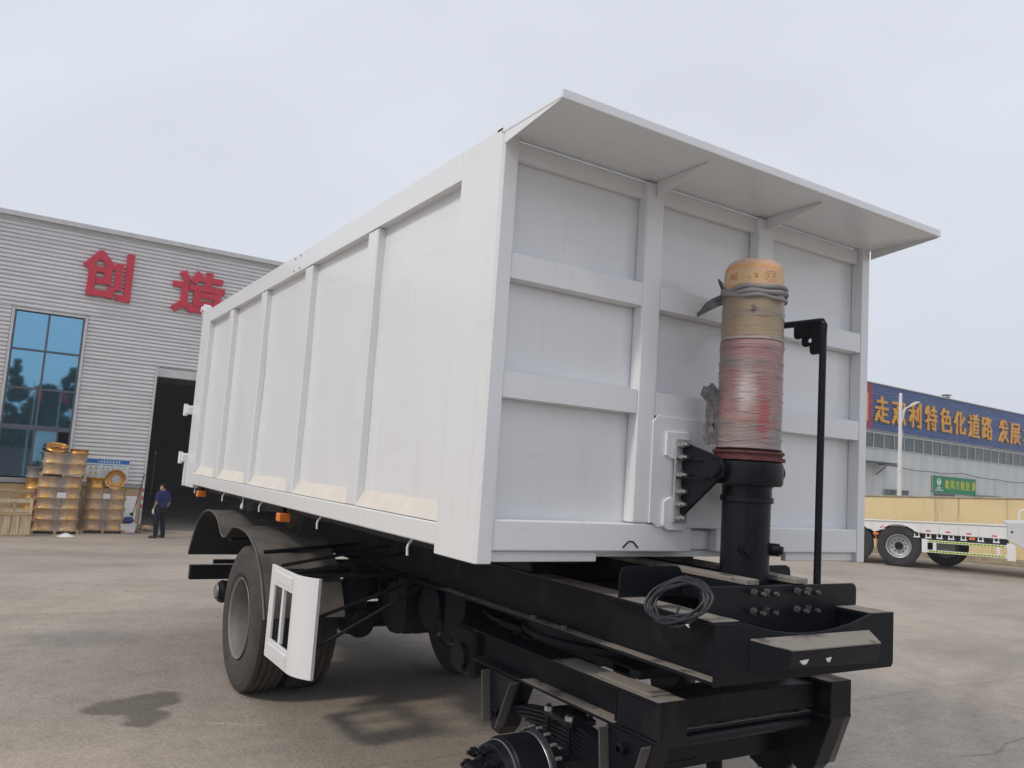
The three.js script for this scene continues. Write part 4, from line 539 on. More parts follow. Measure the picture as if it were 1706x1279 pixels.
  part(hall, 'sill_course', box(WR + 0.02, DL - 0.08, L(0.375), L(0.465), -0.015, 0.09, 0.01), M.sillGrey);
  // the tall window: frame, bars and one pane each
  const win = part(hall, 'window_frame', [box(WL, WL + 0.085, L(0.55), L(5.86), -0.08, 0.07, 0.006), box(WR - 0.085, WR, L(0.55), L(5.86), -0.08, 0.07, 0.006), box(WL + 0.086, WR - 0.086, L(5.79), L(5.86), -0.08, 0.07, 0.006)], M.trim);
  const xm = -2.05, x0 = WL + 0.09, x1 = WR - 0.09, rows = [5.785, 4.565, 3.35, 2.125, 0.56];
  for (const x of [x0 + 0.02, xm, x1 - 0.02]) part(win, 'mullion', box(x - 0.032, x + 0.032, L(0.552), L(5.788), -0.07, 0.015, 0.004), M.winFrame);
  for (let i = 0; i < 4; i++) for (const [a, b] of [[x0 + 0.053, xm - 0.033], [xm + 0.033, x1 - 0.053]]) {
    if (i < 3) part(win, 'transom', box(a, b, L(rows[i + 1]) - (i === 2 ? 0.075 : 0.03), L(rows[i + 1]) + (i === 2 ? 0.075 : 0.03), -0.065, 0.012, 0.004), M.winFrame);
    const y0 = L(rows[i + 1]) + 0.035, y1 = L(rows[i]) - 0.035, bb = i === 3 && a > xm ? mixv(a, b, 0.62) : b; // the last light stands open: its sash is slid away
    const g = printPlane(bb - a, y1 - y0); g.rotateX(-0.0175 - 0.0012 * (i - 1)); g.rotateY(0.0009 * (i % 2 ? 1 : -1)); g.translate((a + bb) / 2, (y0 + y1) / 2, -0.02);
    part(win, 'pane', g, M.mirrorGlass);
    if (bb !== b) part(win, 'sash_stile', box(bb, bb + 0.05, y0 - 0.02, y1 + 0.02, -0.04, 0, 0.003), M.winFrame);
  }
  // doorway
  part(hall, 'door_jamb', box(DL - 0.07, DL, 0, L(4.49), -0.3, 0.08, 0.008), M.trim); part(hall, 'door_jamb', box(DR, DR + 0.06, 0, L(4.49), -0.3, 0.08, 0.008), M.trim);
  part(hall, 'door_lintel', box(DL + 0.002, DR - 0.002, L(4.17), L(4.47), -0.28, 0.02, 0.01), M.trim);
  const M2 = std({ color: lin(0.7, 0.69, 0.69), roughness: 0.4 });
  for (let k = 0; k < 3; k++) { part(hall, 'reflector', box(DL - 0.06, DL - 0.012, L(0.26 - k * 0.26), L(0.37 - k * 0.26), 0.082, 0.086, 0), M.redTape); part(hall, 'reflector', box(DL - 0.06, DL - 0.012, L(0.39 - k * 0.26), L(0.5 - k * 0.26), 0.082, 0.086, 0), M2); }
  part(hall, 'chain_hoist', [tube([[1.7, L(1.55), -1.1], [1.7, L(0.9), -1.1], [1.7, L(0.1), -1.1]], 0.01), box(1.665, 1.735, L(1.5), L(1.62), -1.14, -1.06, 0.02)], M.boltGrey);
  part(hall, 'crane_rail', [box(-20, 12, L(4.6), L(5.0), -9.2, -8.8), box(0.9, 1.25, 0, L(4.6), -9.2, -8.8), box(7, 7.3, 0, L(4.6), -9.2, -8.8)], M.hallInside);
  // big red characters
  M.signRed = std({ map: tex(128, grain([0.56, 0.03, 0.06], 0.14, 6, 4), 0.8), roughness: 0.5 });
  const big = (nm, x, y0, h, w, label) => solo('wall_character', strokes3d(nm, w, h, 0.235, 0.1), M.signRed, label, 'sign', 'red characters on the grey hall', [x, y0, HZ + 0.045]);
  big('chuang', -0.535, 6.56, 1.52, 1.46, 'large red raised character above the blue window, left of the two');
  big('zao', 2.36, 6.54, 1.42, 1.62, 'large red raised character above the dark doorway, partly behind the white trailer');
}
// ---------------------------------------------------------------- things along the hall
{
  const gy = (x, z) => gh(x, z);
  M.gold = std({ map: tex(256, (u, v) => mixc([0.66, 0.38, 0.10], [0.44, 0.21, 0.06], sstep(0.4, 0.8, fbm(u * 6, v * 6, 4, 6))), 0.6), roughness: 0.38, metalness: 0.7 });
  M.film = phy({ color: lin(0.66, 0.60, 0.54), roughness: 0.14, transparent: true, opacity: 0.32, side: THREE.DoubleSide, bumpMap: tex(256, (u, v) => fbm(u * 4, v * 14, 5, 4, 14), 1.2, false), bumpScale: 0.03 });
  M.wood = std({ map: tex(512, (u, v) => mixc([0.50, 0.36, 0.20], [0.30, 0.20, 0.11], sstep(0.35, 0.75, fbm(u * 3, v * 60, 4, 3, 60))), 1.1), roughness: 0.85 });
  M.woodPale = std({ map: tex(512, (u, v) => mixc([0.62, 0.50, 0.33], [0.45, 0.34, 0.2], sstep(0.35, 0.75, fbm(u * 40, v * 3, 4, 40, 3))), 1.1), roughness: 0.85 });
  M.paper = std({ map: tex(64, grain([0.72, 0.7, 0.68], 0.1, 8, 3), 0.3), roughness: 0.8 });
  const rimG = lathe([[0.21, 0.03], [0.262, 0.035], [0.27, 0.02], [0.292, 0.008], [0.305, 0.0], [0.305, 0.012], [0.29, 0.022], [0.276, 0.045], [0.27, 0.09], [0.256, 0.115], [0.254, 0.2], [0.268, 0.235], [0.276, 0.275], [0.292, 0.296], [0.305, 0.308], [0.305, 0.318], [0.29, 0.31], [0.262, 0.29], [0.246, 0.24], [0.24, 0.12], [0.21, 0.1], [0.12, 0.09], [0.12, 0.075], [0.21, 0.075], [0.21, 0.03]], 36);
  const ringDisc = (() => { const sh = new THREE.Shape(); sh.absarc(0, 0, 0.235, 0, 6.2832); const h = new THREE.Path(); h.absarc(0, 0, 0.11, 0, 6.2832); sh.holes.push(h); for (let k = 0; k < 8; k++) { const q = new THREE.Path(); q.absarc(0.17 * Math.cos(k * 0.785), 0.17 * Math.sin(k * 0.785), 0.024, 0, 6.2832); sh.holes.push(q); } const g = new THREE.ExtrudeGeometry(sh, { depth: 0.012, bevelEnabled: false, curveSegments: 20 }); g.rotateX(Math.PI / 2); g.translate(0, 0.1, 0); return fin(g); })();
  let rim0;
  function rim(x, y, z, label, group, tilt) {
    let r;
    if (!rim0) { rim0 = r = thing('wheel_rim', label, 'wheel rim', group); part(r, 'barrel', rimG, M.gold); part(r, 'disc', ringDisc, M.gold); } else { r = rim0.clone(); r.name = numbered('wheel_rim'); scene.add(r); r.userData = {}; tag(r, label, 'wheel rim', group); }
    r.position.set(x, y, z); r.rotation.set(0, (x * 7.3) % 1, 0); if (tilt) r.rotation.set(...tilt); return r;
  }
  function pallet(x, y, z, w, dp, label) {
    const p = thing('wooden_pallet', label, 'pallet', 'pallets under the rims', [x, y, z]);
    for (let k = 0; k < 5; k++) part(p, 'deck_board', box(-w / 2, w / 2, 0.09, 0.108, -dp / 2 + k * dp / 5 + 0.01, -dp / 2 + (k + 1) * dp / 5 - 0.01, 0.003), M.wood);
    for (const s of [-1, 0, 1]) part(p, 'stringer', box(s * (w / 2 - 0.05) - 0.04, s * (w / 2 - 0.05) + 0.04, 0.0, 0.089, -dp / 2, dp / 2, 0.004), M.wood);
    return p;
  }
  function wrap(x, y, z, n, hh, label) { // stretch film round a two-rim layer stack
    const prof = [[0, 0.307], [0.04, 0.29], [0.1, 0.268], [0.2, 0.268], [0.27, 0.292], [0.315, 0.307]], rows = []; for (let k = 0; k < n; k++) for (const [a, r] of prof) rows.push([k * hh + a * hh / 0.32, r + 0.006]);
    const nu = 64, g = gridSheet(nu, rows.length - 1, (u, v) => { const [h, r] = rows[Math.round(v * (rows.length - 1))]; const a = u * Math.PI * 2; const sx = 0.31 * Math.tanh(3.2 * Math.cos(a)), cr = r + 0.006 * (fbm(u * 26, h * 9, 3) - 0.5); return [sx + cr * Math.cos(a), h, cr * Math.sin(a)]; });
    return solo('stretch_film', g, M.film, label, 'film', 'film round the rim stacks', [x, y, z]);
  }
  const rowN = ['bottom', 'second', 'third', 'fourth', 'fifth', 'sixth', 'seventh'];
  const HH = 0.322, R = rng(4);
  function stack(cx, cz, n, y0, nm) {
    const rot = 0; for (let k = 0; k < n; k++) for (const s of [-1, 1]) rim(cx + s * 0.312 + 0.012 * (R() - 0.5), y0 + k * HH, cz + 0.01 * (R() - 0.5), `gold wheel rim in the ${nm} stack, ${rowN[k]} layer, ${s < 0 ? 'left' : 'right'} side`, 'gold rims in wrapped stacks');
  }
  // taller stack (two wrapped blocks) and shorter stack
  const ax = -1.24, az = -25.65, ay = gy(ax, az), bx = 0.1, bz = -26.1, by = gy(bx, bz);
  pallet(ax, ay, az, 1.32, 0.66, 'wooden pallet under the taller stack of gold rims'); pallet(bx, by, bz, 1.28, 0.66, 'wooden pallet under the shorter stack of gold rims');
  stack(ax, az, 5, ay + 0.11, 'taller'); wrap(ax, ay + 0.11, az, 5, HH, 'clear film round the lower block of the taller rim stack');
  stack(bx, bz, 4, by + 0.11, 'shorter'); wrap(bx, by + 0.11, bz, 4, HH, 'clear film round the shorter rim stack');
  const y2 = ay + 0.11 + 5 * HH + 0.005;
  { const p = thing('wooden_pallet', 'low wooden spacer pallet between the two blocks of the taller stack', 'pallet', 'pallets under the rims', [ax + 0.05, y2, az]); for (let k = 0; k < 5; k++) part(p, 'deck_board', box(-0.64, 0.64, 0.06, 0.075, -0.32 + k * 0.13, -0.21 + k * 0.13, 0.003), M.wood); for (const s of [-1, 0, 1]) part(p, 'stringer', box(s * 0.58 - 0.04, s * 0.58 + 0.04, 0, 0.059, -0.32, 0.32, 0.004), M.wood); }
  for (let k = 0; k < 2; k++) for (const s of [-1, 1]) rim(ax + 0.07 + s * 0.312, y2 + 0.077 + k * HH, az, `gold wheel rim in the upper block of the taller stack, ${k ? 'upper' : 'lower'} layer, ${s < 0 ? 'left' : 'right'} side`, 'gold rims in wrapped stacks');
  wrap(ax + 0.07, y2 + 0.077, az, 2, HH, 'clear film round the upper block of the taller rim stack');
  const y3 = y2 + 0.08 + 2 * HH;
  rim(ax - 0.2, y3 + 0.09, az + 0.02, 'loose gold rim lying tilted on top of the taller stack', 'loose gold rims', [0.3, 0, -0.05]).scale.y = 0.4;
  { const r = rim(ax + 0.42, y3 + 0.0, az, 'flat gold rim cover on top of the taller stack beside the tilted rim', 'loose gold rims'); r.scale.y = 0.42; r.scale.x = 0.94; }
  rim(bx - 0.33, by + 0.115 + 4 * HH, bz, 'gold rim lying flat on top of the shorter stack', 'loose gold rims');
  rim(bx + 0.26, by + 0.11 + 4 * HH + 0.305, bz - 0.12, 'gold rim standing upright on the shorter stack before the safety board', 'loose gold rims', [Math.PI / 2, 0, 0.15]);
  // dark boxes behind the taller stack
  rim(ax - 0.62, ay + 5 * HH + 0.02, az - 0.6, 'bare grey steel rim behind the upper left of the taller stack', 'loose rims').children.forEach((c) => { c.material = M.rimSteel; });
  for (let k = 0; k < 5; k++) rim(ax - 0.62, gy(ax - 0.6, az - 0.55) + k * HH, az - 0.6, `gold wheel rim in the single column behind the left of the taller stack, ${rowN[k]} layer`, 'gold rims in wrapped stacks');
  for (const [x, y, z, w, h, s] of [[ax + 0.06, ay + 1.08, az + 0.325, 0.25, 0.17, 'taller'], [bx + 0.0, by + 1.08, bz + 0.325, 0.2, 0.16, 'shorter']]) solo('packing_label', box(-w / 2, w / 2, 0, h, 0, 0.003, 0), M.paper, `white paper label on the film of the ${s} rim stack`, 'label', 'packing labels', [x, y, z]);
  // wooden crates on the far left
  { const cx = -2.62, cz = -24.85, c = thing('wooden_crate', 'pale slatted wooden crate at the left edge below the window', 'crate', undefined, [cx, gy(cx, cz), cz]);
    for (let k = 0; k < 6; k++) part(c, 'slat', box(-0.66 + k * 0.22, -0.47 + k * 0.22, 0.02, 0.62, 0.28, 0.3, 0.004), M.woodPale);
    for (const y of [0.0, 0.6]) part(c, 'rail', box(-0.7, 0.7, y, y + 0.06, 0.301, 0.33, 0.004), M.wood);
    for (const s of [-1, 1]) for (const z of [-0.3, 0.24]) part(c, 'corner_post', box(s * 0.7, s * 0.63, 0, 1.05, z, z + 0.055, 0.004), M.woodPale);
    for (const y of [0.68, 0.95]) for (const z of [-0.3, 0.24]) part(c, 'rail', box(-0.62, 0.62, y, y + 0.07, z + 0.01, z + 0.045, 0.004), M.woodPale);
    for (const s of [-0.25, 0.22]) part(c, 'corner_post', box(s, s + 0.05, 0.63, 1.0, 0.287, 0.3, 0.003), M.wood);
    part(c, 'crate_side', [box(-0.69, -0.67, 0.02, 0.6, -0.24, 0.23, 0), box(0.67, 0.69, 0.02, 0.6, -0.24, 0.23, 0)], M.woodPale);
  }
  { const cx = -2.66, cz = -25.6, c = thing('timber_frame', 'brown timber frame standing behind the pale crate', 'frame', undefined, [cx, gy(cx, cz), cz]);
    for (const x of [-0.85, -0.3, 0.25, 0.72]) part(c, 'upright', box(x - 0.04, x + 0.04, 0, 1.28, -0.04, 0.04), M.wood); for (const y of [0.5, 0.95, 1.2]) part(c, 'crosspiece', box(-0.9, 0.78, y, y + 0.09, 0.041, 0.07), M.wood); for (const z of [-0.35, 0.3]) part(c, 'foot', box(-0.85, -0.77, 0, 0.06, z - 0.2, z + 0.2), M.wood); }
  solo('steel_rod', rod([0, 0, 0], [0.06, 1.25, -0.2], 0.016), M.rimSteel, 'thin upright steel post between the crate and the taller rim stack', 'post', undefined, [-1.99, gy(-1.99, -25.3), -25.3]);
  // safety notice board
  { const w = 1.28, h = 0.78, b = thing('safety_board', 'white and blue safety notice board on the grey wall behind the rims', 'notice board', undefined, [0.13, 0.5, HZ + 0.05]);
    part(b, 'board', box(-w / 2, w / 2, 0, h, 0, 0.025, 0.003), M.paper);
    const t = canvasTex(1024, 624, (c, W, H) => {
      c.fillStyle = '#c9d3d8'; c.fillRect(0, 0, W, H); c.fillStyle = '#1e62b4'; c.fillRect(0, 0, W, 112); c.strokeStyle = '#e9eef2';
      ['ren', 'any', 'te', 'fang', 'ai', 'se', 'li', 'hua'].forEach((g, i) => drawGlyph(c, i === 0 ? 'ren' : 'any', 250 + i * 72, 30, 50, 56, 7));
      c.fillStyle = '#5a6876'; c.fillRect(30, 150, 290, 18); c.fillStyle = '#4a6a9a'; c.fillRect(380, 150, 270, 18); c.fillStyle = '#5e9a48'; c.fillRect(700, 150, 280, 18);
      const tri = (x, y, col) => { c.fillStyle = col; c.beginPath(); c.moveTo(x, y - 52); c.lineTo(x + 46, y + 30); c.lineTo(x - 46, y + 30); c.closePath(); c.fill(); c.strokeStyle = '#4a4a48'; c.lineWidth = 6; c.stroke(); c.fillStyle = '#333'; c.fillRect(x - 6, y - 20, 12, 30); };
      tri(110, 250, '#d8c27a'); tri(240, 250, '#d8c27a'); tri(110, 380, '#d8c27a'); tri(240, 380, '#d8c27a');
      c.fillStyle = '#b04038'; for (let k = 0; k < 3; k++) { c.beginPath(); c.arc(410 + k * 110, 240, 20, 0, 7); c.fill(); } c.fillStyle = '#7a858e'; for (let k = 0; k < 9; k++) c.fillRect(380, 290 + k * 30, 240 - (k % 3) * 40, 8); for (let k = 0; k < 6; k++) c.fillRect(40, 450 + k * 26, 250 - (k % 2) * 50, 8);
      c.fillStyle = '#3f4a50'; for (let k = 0; k < 4; k++) { c.beginPath(); c.arc(910, 240 + k * 92, 17, 0, 7); c.fill(); c.fillRect(740, 232 + k * 92, 120, 8); }
    });
    const g = printPlane(w - 0.02, h - 0.02); g.translate(0, h / 2, 0.029); part(b, 'notice', g, std({ map: t, roughness: 0.5 })); }
  // white cupboard door leaning on the base wall, with other odds and ends
  { const b = thing('white_panel_door', 'white cupboard door with a dark lock leaning on the tan base wall', 'door', undefined, [0.84, gy(0.86, -26.6), -26.62]); const g = box(-0.27, 0.27, 0, 1.14, 0, 0.03, 0.005); g.rotateX(-0.07); part(b, 'leaf', g, M.white); part(b, 'lock', at(box(-0.035, 0.035, 0, 0.09, 0, 0.02, 0.006), 0.14, 0.52, 0.02), M.frame); part(b, 'wood_edge', at(box(-0.02, 0.0, 0, 0.84, 0, 0.04, 0.004), -0.295, 0, -0.02), M.wood); }
  solo('steel_rod', rod([0, 0, 0], [0.36, 1.9, -0.32], 0.013), M.frame, 'long dark rod leaning on the wall right of the safety board', 'rod', undefined, [0.9, gy(0.9, -26.3), -26.36]);
  { const g = new THREE.SphereGeometry(1, 24, 16), p = g.attributes.position; for (let i = 0; i < p.count; i++) { const x = p.getX(i), y = p.getY(i), z = p.getZ(i), k = 1 + 0.25 * (fbm(x * 2 + 4, z * 2 + y * 2, 3) - 0.5); p.setXYZ(i, x * 0.2 * k, y * 0.11 * k + 0.11, z * 0.15 * k); } g.computeVertexNormals(); solo('blue_sack', fin(g, true), std({ color: lin(0.02, 0.035, 0.16), roughness: 0.7 }), 'crumpled blue sack lying on the grey bin beside the rims', 'sack', undefined, [0.82, gy(0.8, -26.1) + 0.29, -26.1]); }
  { const c = thing('grey_bin', 'pale grey tub on the ground right of the shorter rim stack', 'tub', undefined, [0.84, gy(0.84, -26.05), -26.05]); part(c, 'tub', [prism([[-0.2, 0.02], [0.2, 0.02], [0.235, 0.27], [-0.235, 0.27]], -0.16, 0.16, 'z', 0.01)], M.paper); part(c, 'rim', box(-0.25, 0.25, 0.265, 0.295, -0.18, 0.18, 0.008), M.paper); part(c, 'red_foot', box(-0.19, 0.19, 0.0, 0.02, -0.15, 0.15, 0.004), M.redTape); }
  { const R2 = rng(44), c = thing('scrap_heap', 'small heap of tangled scrap at the foot of the door jamb', 'scrap heap', undefined, [1.15, gy(1.15, -26.1), -26.1]); for (let k = 0; k < 16; k++) { const a = [0.2 * (R2() - 0.5), 0.05 + 0.3 * R2() * R2(), 0.25 * (R2() - 0.5)], b = [a[0] + 0.3 * (R2() - 0.5), Math.max(0.015, a[1] + 0.25 * (R2() - 0.5)), a[2] + 0.25 * (R2() - 0.5)]; part(c, 'scrap_piece', bar(a, b, 0.03 + 0.03 * R2(), 0.012 + 0.02 * R2()), [M.rimSteel, M.wood, M.frame][k % 3]); } }
  solo('sand_heap', lathe([[0.0001, 0.1], [0.05, 0.095], [0.12, 0.06], [0.2, 0.02], [0.26, -0.01]], 20), M.paper, 'small pale heap of sand on the ground before the taller stack', 'sand heap', undefined, [-0.98, gy(-0.98, -24.75), -24.75]);
  solo('spoil_bag', (() => { const g = new THREE.SphereGeometry(1, 18, 12), p = g.attributes.position; for (let i = 0; i < p.count; i++) { const x = p.getX(i), y = p.getY(i), z = p.getZ(i), k = 1 + 0.3 * (fbm(x * 3 + 9, z * 3 + y * 2, 3) - 0.5); p.setXYZ(i, x * 0.22 * k, Math.max(-1, y) * 0.1 * k + 0.1, z * 0.2 * k); } g.computeVertexNormals(); return fin(g, true); })(), M.wood, 'brown bag on the ground behind the scrap heap in the doorway', 'bag', undefined, [1.5, gy(1.5, -26.7), -26.75]);
}
// ---------------------------------------------------------------- long hall with the blue sign band on the right
{
  const B = thing('sign_band_hall', 'long pale hall with a blue ribbed sign band under its roof', 'building', undefined, [36.6, 0, -24], 0.0628);
  M.bandBlue = std({ map: tex(256, (u, v) => mixc([0.055, 0.105, 0.285], [0.095, 0.15, 0.31], sstep(0.35, 0.8, fbm(u * 3, v * 12, 5, 3, 12))), 4), roughness: 0.55 });
  M.bandRed = std({ map: tex(128, grain([0.42, 0.05, 0.09], 0.15, 6, 4), 3), roughness: 0.55 });
  M.paleSheet = std({ map: tex(256, (u, v) => mixc([0.64, 0.665, 0.66], [0.57, 0.59, 0.585], sstep(0.35, 0.8, fbm(u * 12, v * 3, 5, 12, 3))), 4), roughness: 0.55 });
  M.farGlass = std({ map: tex(256, grain([0.10, 0.125, 0.13], 0.5, 5, 4), 2.7), roughness: 0.3, metalness: 0.25 });
  M.letterGold = std({ map: tex(128, grain([0.74, 0.36, 0.045], 0.12, 6, 4), 1), roughness: 0.5 });
  const ribH = (x0, x1, y0, y1, p, d) => { const n = Math.round((y1 - y0) / p), q = (y1 - y0) / n, pos = [], idx = [], ys = []; for (let i = 0; i < n; i++) ys.push([y0 + i * q, 0], [y0 + (i + 0.18) * q, 0], [y0 + (i + 0.3) * q, d], [y0 + (i + 0.88) * q, d]); ys.push([y1, 0]); for (const [y, z] of ys) pos.push(x0, y, z, x1, y, z); for (let i = 0; i < ys.length - 1; i++) { const a = 2 * i; idx.push(a, a + 1, a + 3, a, a + 3, a + 2); } const g = new THREE.BufferGeometry(); g.setAttribute('position', new THREE.Float32BufferAttribute(pos, 3)); g.setIndex(idx); return fin(g.toNonIndexed()); };
  const ribV = (x0, x1, y0, y1, p, d) => { const n = Math.round((x1 - x0) / p), q = (x1 - x0) / n, pos = [], idx = [], xs = []; for (let i = 0; i < n; i++) xs.push([x0 + i * q, 0], [x0 + (i + 0.55) * q, 0], [x0 + (i + 0.65) * q, d], [x0 + (i + 0.9) * q, d]); xs.push([x1, 0]); for (const [x, z] of xs) pos.push(x, y0, z, x, y1, z); for (let i = 0; i < xs.length - 1; i++) { const a = 2 * i; idx.push(a, a + 2, a + 3, a, a + 3, a + 1); } const g = new THREE.BufferGeometry(); g.setAttribute('position', new THREE.Float32BufferAttribute(pos, 3)); g.setIndex(idx); return fin(g.toNonIndexed()); };
  part(B, 'hall_wall', [box(-26, 46, 0, 4.3, -0.3, -0.02, 0), box(-26, 46, 5.2, 7.8, -0.3, -0.02, 0), box(-26, 46, 0, 7.7, -18.3, -18, 0), box(-26.3, -26.02, 0, 7.7, -18, -0.02, 0), box(46.02, 46.3, 0, 7.7, -18, -0.02, 0)], M.paleSheet);
  for (const [a, b] of [[-26, -14], [-13.99, -2], [-1.99, 12.195], [12.2, 14.85], [14.86, 30], [30.01, 46]]) part(B, 'wall_sheet', ribV(a, b, 0, 4.32, 0.3, 0.012), M.paleSheet);
  for (const [a, b] of [[-26, -4.01]]) part(B, 'band_sheet', ribH(a, b, 5.34, 7.86, 0.16, 0.025), M.bandBlue);
  part(B, 'red_strip', ribH(-4, 0.395, 5.34, 7.86, 0.16, 0.025), M.bandRed, 'red panel at the end of the blue band');
  for (const [a, b] of [[0.4, 9.9], [9.905, 19.9], [19.905, 33], [33.005, 46]]) part(B, 'band_sheet', ribH(a, b, 5.34, 7.86, 0.16, 0.025), M.bandBlue);
  part(B, 'roof', prism([[0.1, 7.87], [0.1, 7.92], [-9, 8.4], [-18.3, 7.92], [-18.3, 7.8]], -26.2, 46.2, 'x', 0), M.trim);
  part(B, 'band_soffit', box(-26, 46, 5.27, 5.335, -0.02, 0.12, 0.01), M.sillGrey);
  const fr = part(B, 'window_band', [box(-26, 46, 5.15, 5.26, -0.06, 0.03, 0.005), box(-26, 46, 4.322, 4.37, -0.06, 0.06, 0.005)], M.trim);
  for (let i = -4; i < 34; i++) { const x = 0.62 + (i - 0) * 1.055; part(fr, 'pane', box(x + 0.03, x + 1.025, 4.372, 5.148, -0.05, -0.02, 0), M.farGlass); part(fr, 'mullion', box(x - 0.028, x + 0.028, 4.372, 5.148, -0.055, 0.02, 0.004), M.trim); }
  for (const [a, b] of [[1.64, 4.3], [6.96, 9.63]]) { const w = part(B, 'window', [box(a, b, 2.15, 2.2, 0.026, 0.07, 0.004), box(a, b, 0.95, 1.0, 0.026, 0.07, 0.004), box(a, a + 0.05, 1.002, 2.148, 0.026, 0.07, 0.004), box(b - 0.05, b, 1.002, 2.148, 0.026, 0.07, 0.004)], M.trim); for (let k = 0; k < 3; k++) { const q = (b - a - 0.1) / 3; part(w, 'pane', box(a + 0.05 + k * q + 0.02, a + 0.05 + (k + 1) * q - 0.02, 1.002, 2.148, 0.03, 0.045, 0), M.farGlass); } }
  part(B, 'awning_bar', box(12.4, 14.8, 2.16, 2.24, 0.026, 0.5, 0.01), M.sillGrey);
  part(B, 'wall_trim', box(14.8, 14.9, 0, 3.32, 0.026, 0.08, 0.005), M.trim);
  part(B, 'equipment_shelf', [box(-2.5, 1.7, 3.5, 3.58, 0.026, 0.8, 0.01), box(0.2, 1.75, 3.4, 3.47, 0.5, 0.9, 0.02), bar([-1.2, 2.9, 0.04], [-1.2, 3.5, 0.7], 0.05, 0.05), bar([0.9, 2.9, 0.04], [0.9, 3.5, 0.7], 0.05, 0.05)], M.winFrame);
  { const v = part(B, 'roof_vent', [rod([9.6, 7.8, -0.5], [9.6, 8.12, -0.5], 0.2, 0.2, 18)], M.rimSteel); part(v, 'vent_cowl', [lathe([[0.0001, 8.3], [0.3, 8.24], [0.3, 8.2], [0.001, 8.2]], 20).translate(9.6, 0, -0.5), ...[0, 1, 2].map((k) => rod([9.6 + 0.17 * Math.cos(k * 2.1), 8.1, -0.5 + 0.17 * Math.sin(k * 2.1)], [9.6 + 0.17 * Math.cos(k * 2.1), 8.22, -0.5 + 0.17 * Math.sin(k * 2.1)], 0.025))], M.rimSteel); }
  // gold characters, each its own sign
  const o = B.position, ry = B.rotation.y, world = (s, y, z) => [o.x + s * Math.cos(ry) + z * Math.sin(ry), y, o.z - s * Math.sin(ry) + z * Math.cos(ry)];
  const L = [['edge', -0.78, 'gold raised character on the red strip, cut off by the trailer post'], ['zou', 1.27, 'first gold raised character on the blue band, next to the red strip'], ['shuang', 3.01, 'second gold raised character on the blue band, crossed by the street lamp'], ['li', 4.79, 'third gold raised character from the red strip'], ['te', 6.58, 'fourth gold raised character from the red strip'], ['se', 8.35, 'fifth gold raised character from the red strip'], ['hua', 10.07, 'sixth gold raised character from the red strip, right of the roof vent'], ['dao', 11.86, 'seventh gold raised character from the red strip'], ['lu', 13.6, 'eighth gold raised character, last before the gap in the slogan'], ['fa', 15.95, 'ninth gold raised character, first after the gap in the slogan'], ['zhan', 17.68, 'tenth gold raised character, second after the gap'], ['cai', 19.5, 'gold raised character cut off by the right edge of the view']];
  for (const [n, s, lab] of L) solo('wall_character', strokes3d(n, 1.3, 1.44, 0.165, 0.09), M.letterGold, lab, 'sign', 'gold characters on the blue band', world(s, 5.78, 0.035), ry);
  // green banner
  { const w = 5.28, h = 1.0, b = thing('green_banner', 'green slogan banner with yellow characters on the pale hall', 'banner', undefined, world(6.86 + w / 2, 2.17, 0.1), ry);
    part(b, 'banner_frame', box(-w / 2, w / 2, 0, h, -0.05, 0, 0.005), M.sillGrey);
    const t = canvasTex(1408, 272, (c, W, H) => { c.fillStyle = '#0b8a58'; c.fillRect(0, 0, W, H); c.fillStyle = '#e6ece8'; c.beginPath(); c.arc(186, 92, 66, 0, 7); c.fill(); c.fillStyle = '#0b8a58'; c.beginPath(); c.moveTo(186, 20); c.lineTo(212, 78); c.lineTo(160, 78); c.closePath(); c.fill(); c.fillStyle = '#28433a'; c.fillRect(168, 40, 36, 10); c.fillRect(180, 26, 12, 40); c.fillRect(164, 70, 44, 12); c.fillStyle = '#0b8a58'; c.fillRect(150, 128, 74, 8); c.fillStyle = '#dfe8e3'; for (let k = 0; k < 4; k++) c.fillRect(126 + k * 32, 178, 25, 30); for (let k = 0; k < 7; k++) c.fillRect(70 + k * 38, 220, 30, 20); c.strokeStyle = '#e3cf2c';[['gan', 382], ['chuang2', 552], ['fang', 722], ['neng', 892], ['jin', 1062], ['ai', 1270]].forEach(([g, x]) => drawGlyph(c, g, x, 48, 128, 150, 15)); });
    const g = printPlane(w - 0.02, h - 0.02); g.translate(0, h / 2, 0.004); part(b, 'banner_print', g, std({ map: t, roughness: 0.6 })); part(b, 'stay_rod', [rod([w / 2 - 0.25, 0.02, 0.02], [w / 2 + 0.1, -0.3, 0.02], 0.03)], M.frame); }
  { const pts = []; for (let i = 0; i <= 40; i++) { const s = 1.9 + i * 0.6, k = [1.95, 6.5, 10, 14.6, 19.2, 26], yk = [3.48, 3.36, 3.48, 3.3, 3.32, 3.5]; let j = 0; while (j < 4 && s > k[j + 1]) j++; const t = (s - k[j]) / (k[j + 1] - k[j]); pts.push([(s - 1.9) , mixv(yk[j], yk[j + 1], t) - 0.14 * 4 * t * (1 - t) * 0.6, 0]); } solo('wall_cable', tube(pts, 0.022, 6, false, 120), M.cable, 'sagging black cable strung along the pale hall above the banner', 'cable', undefined, world(1.9, 0, 0.25), ry); }
}
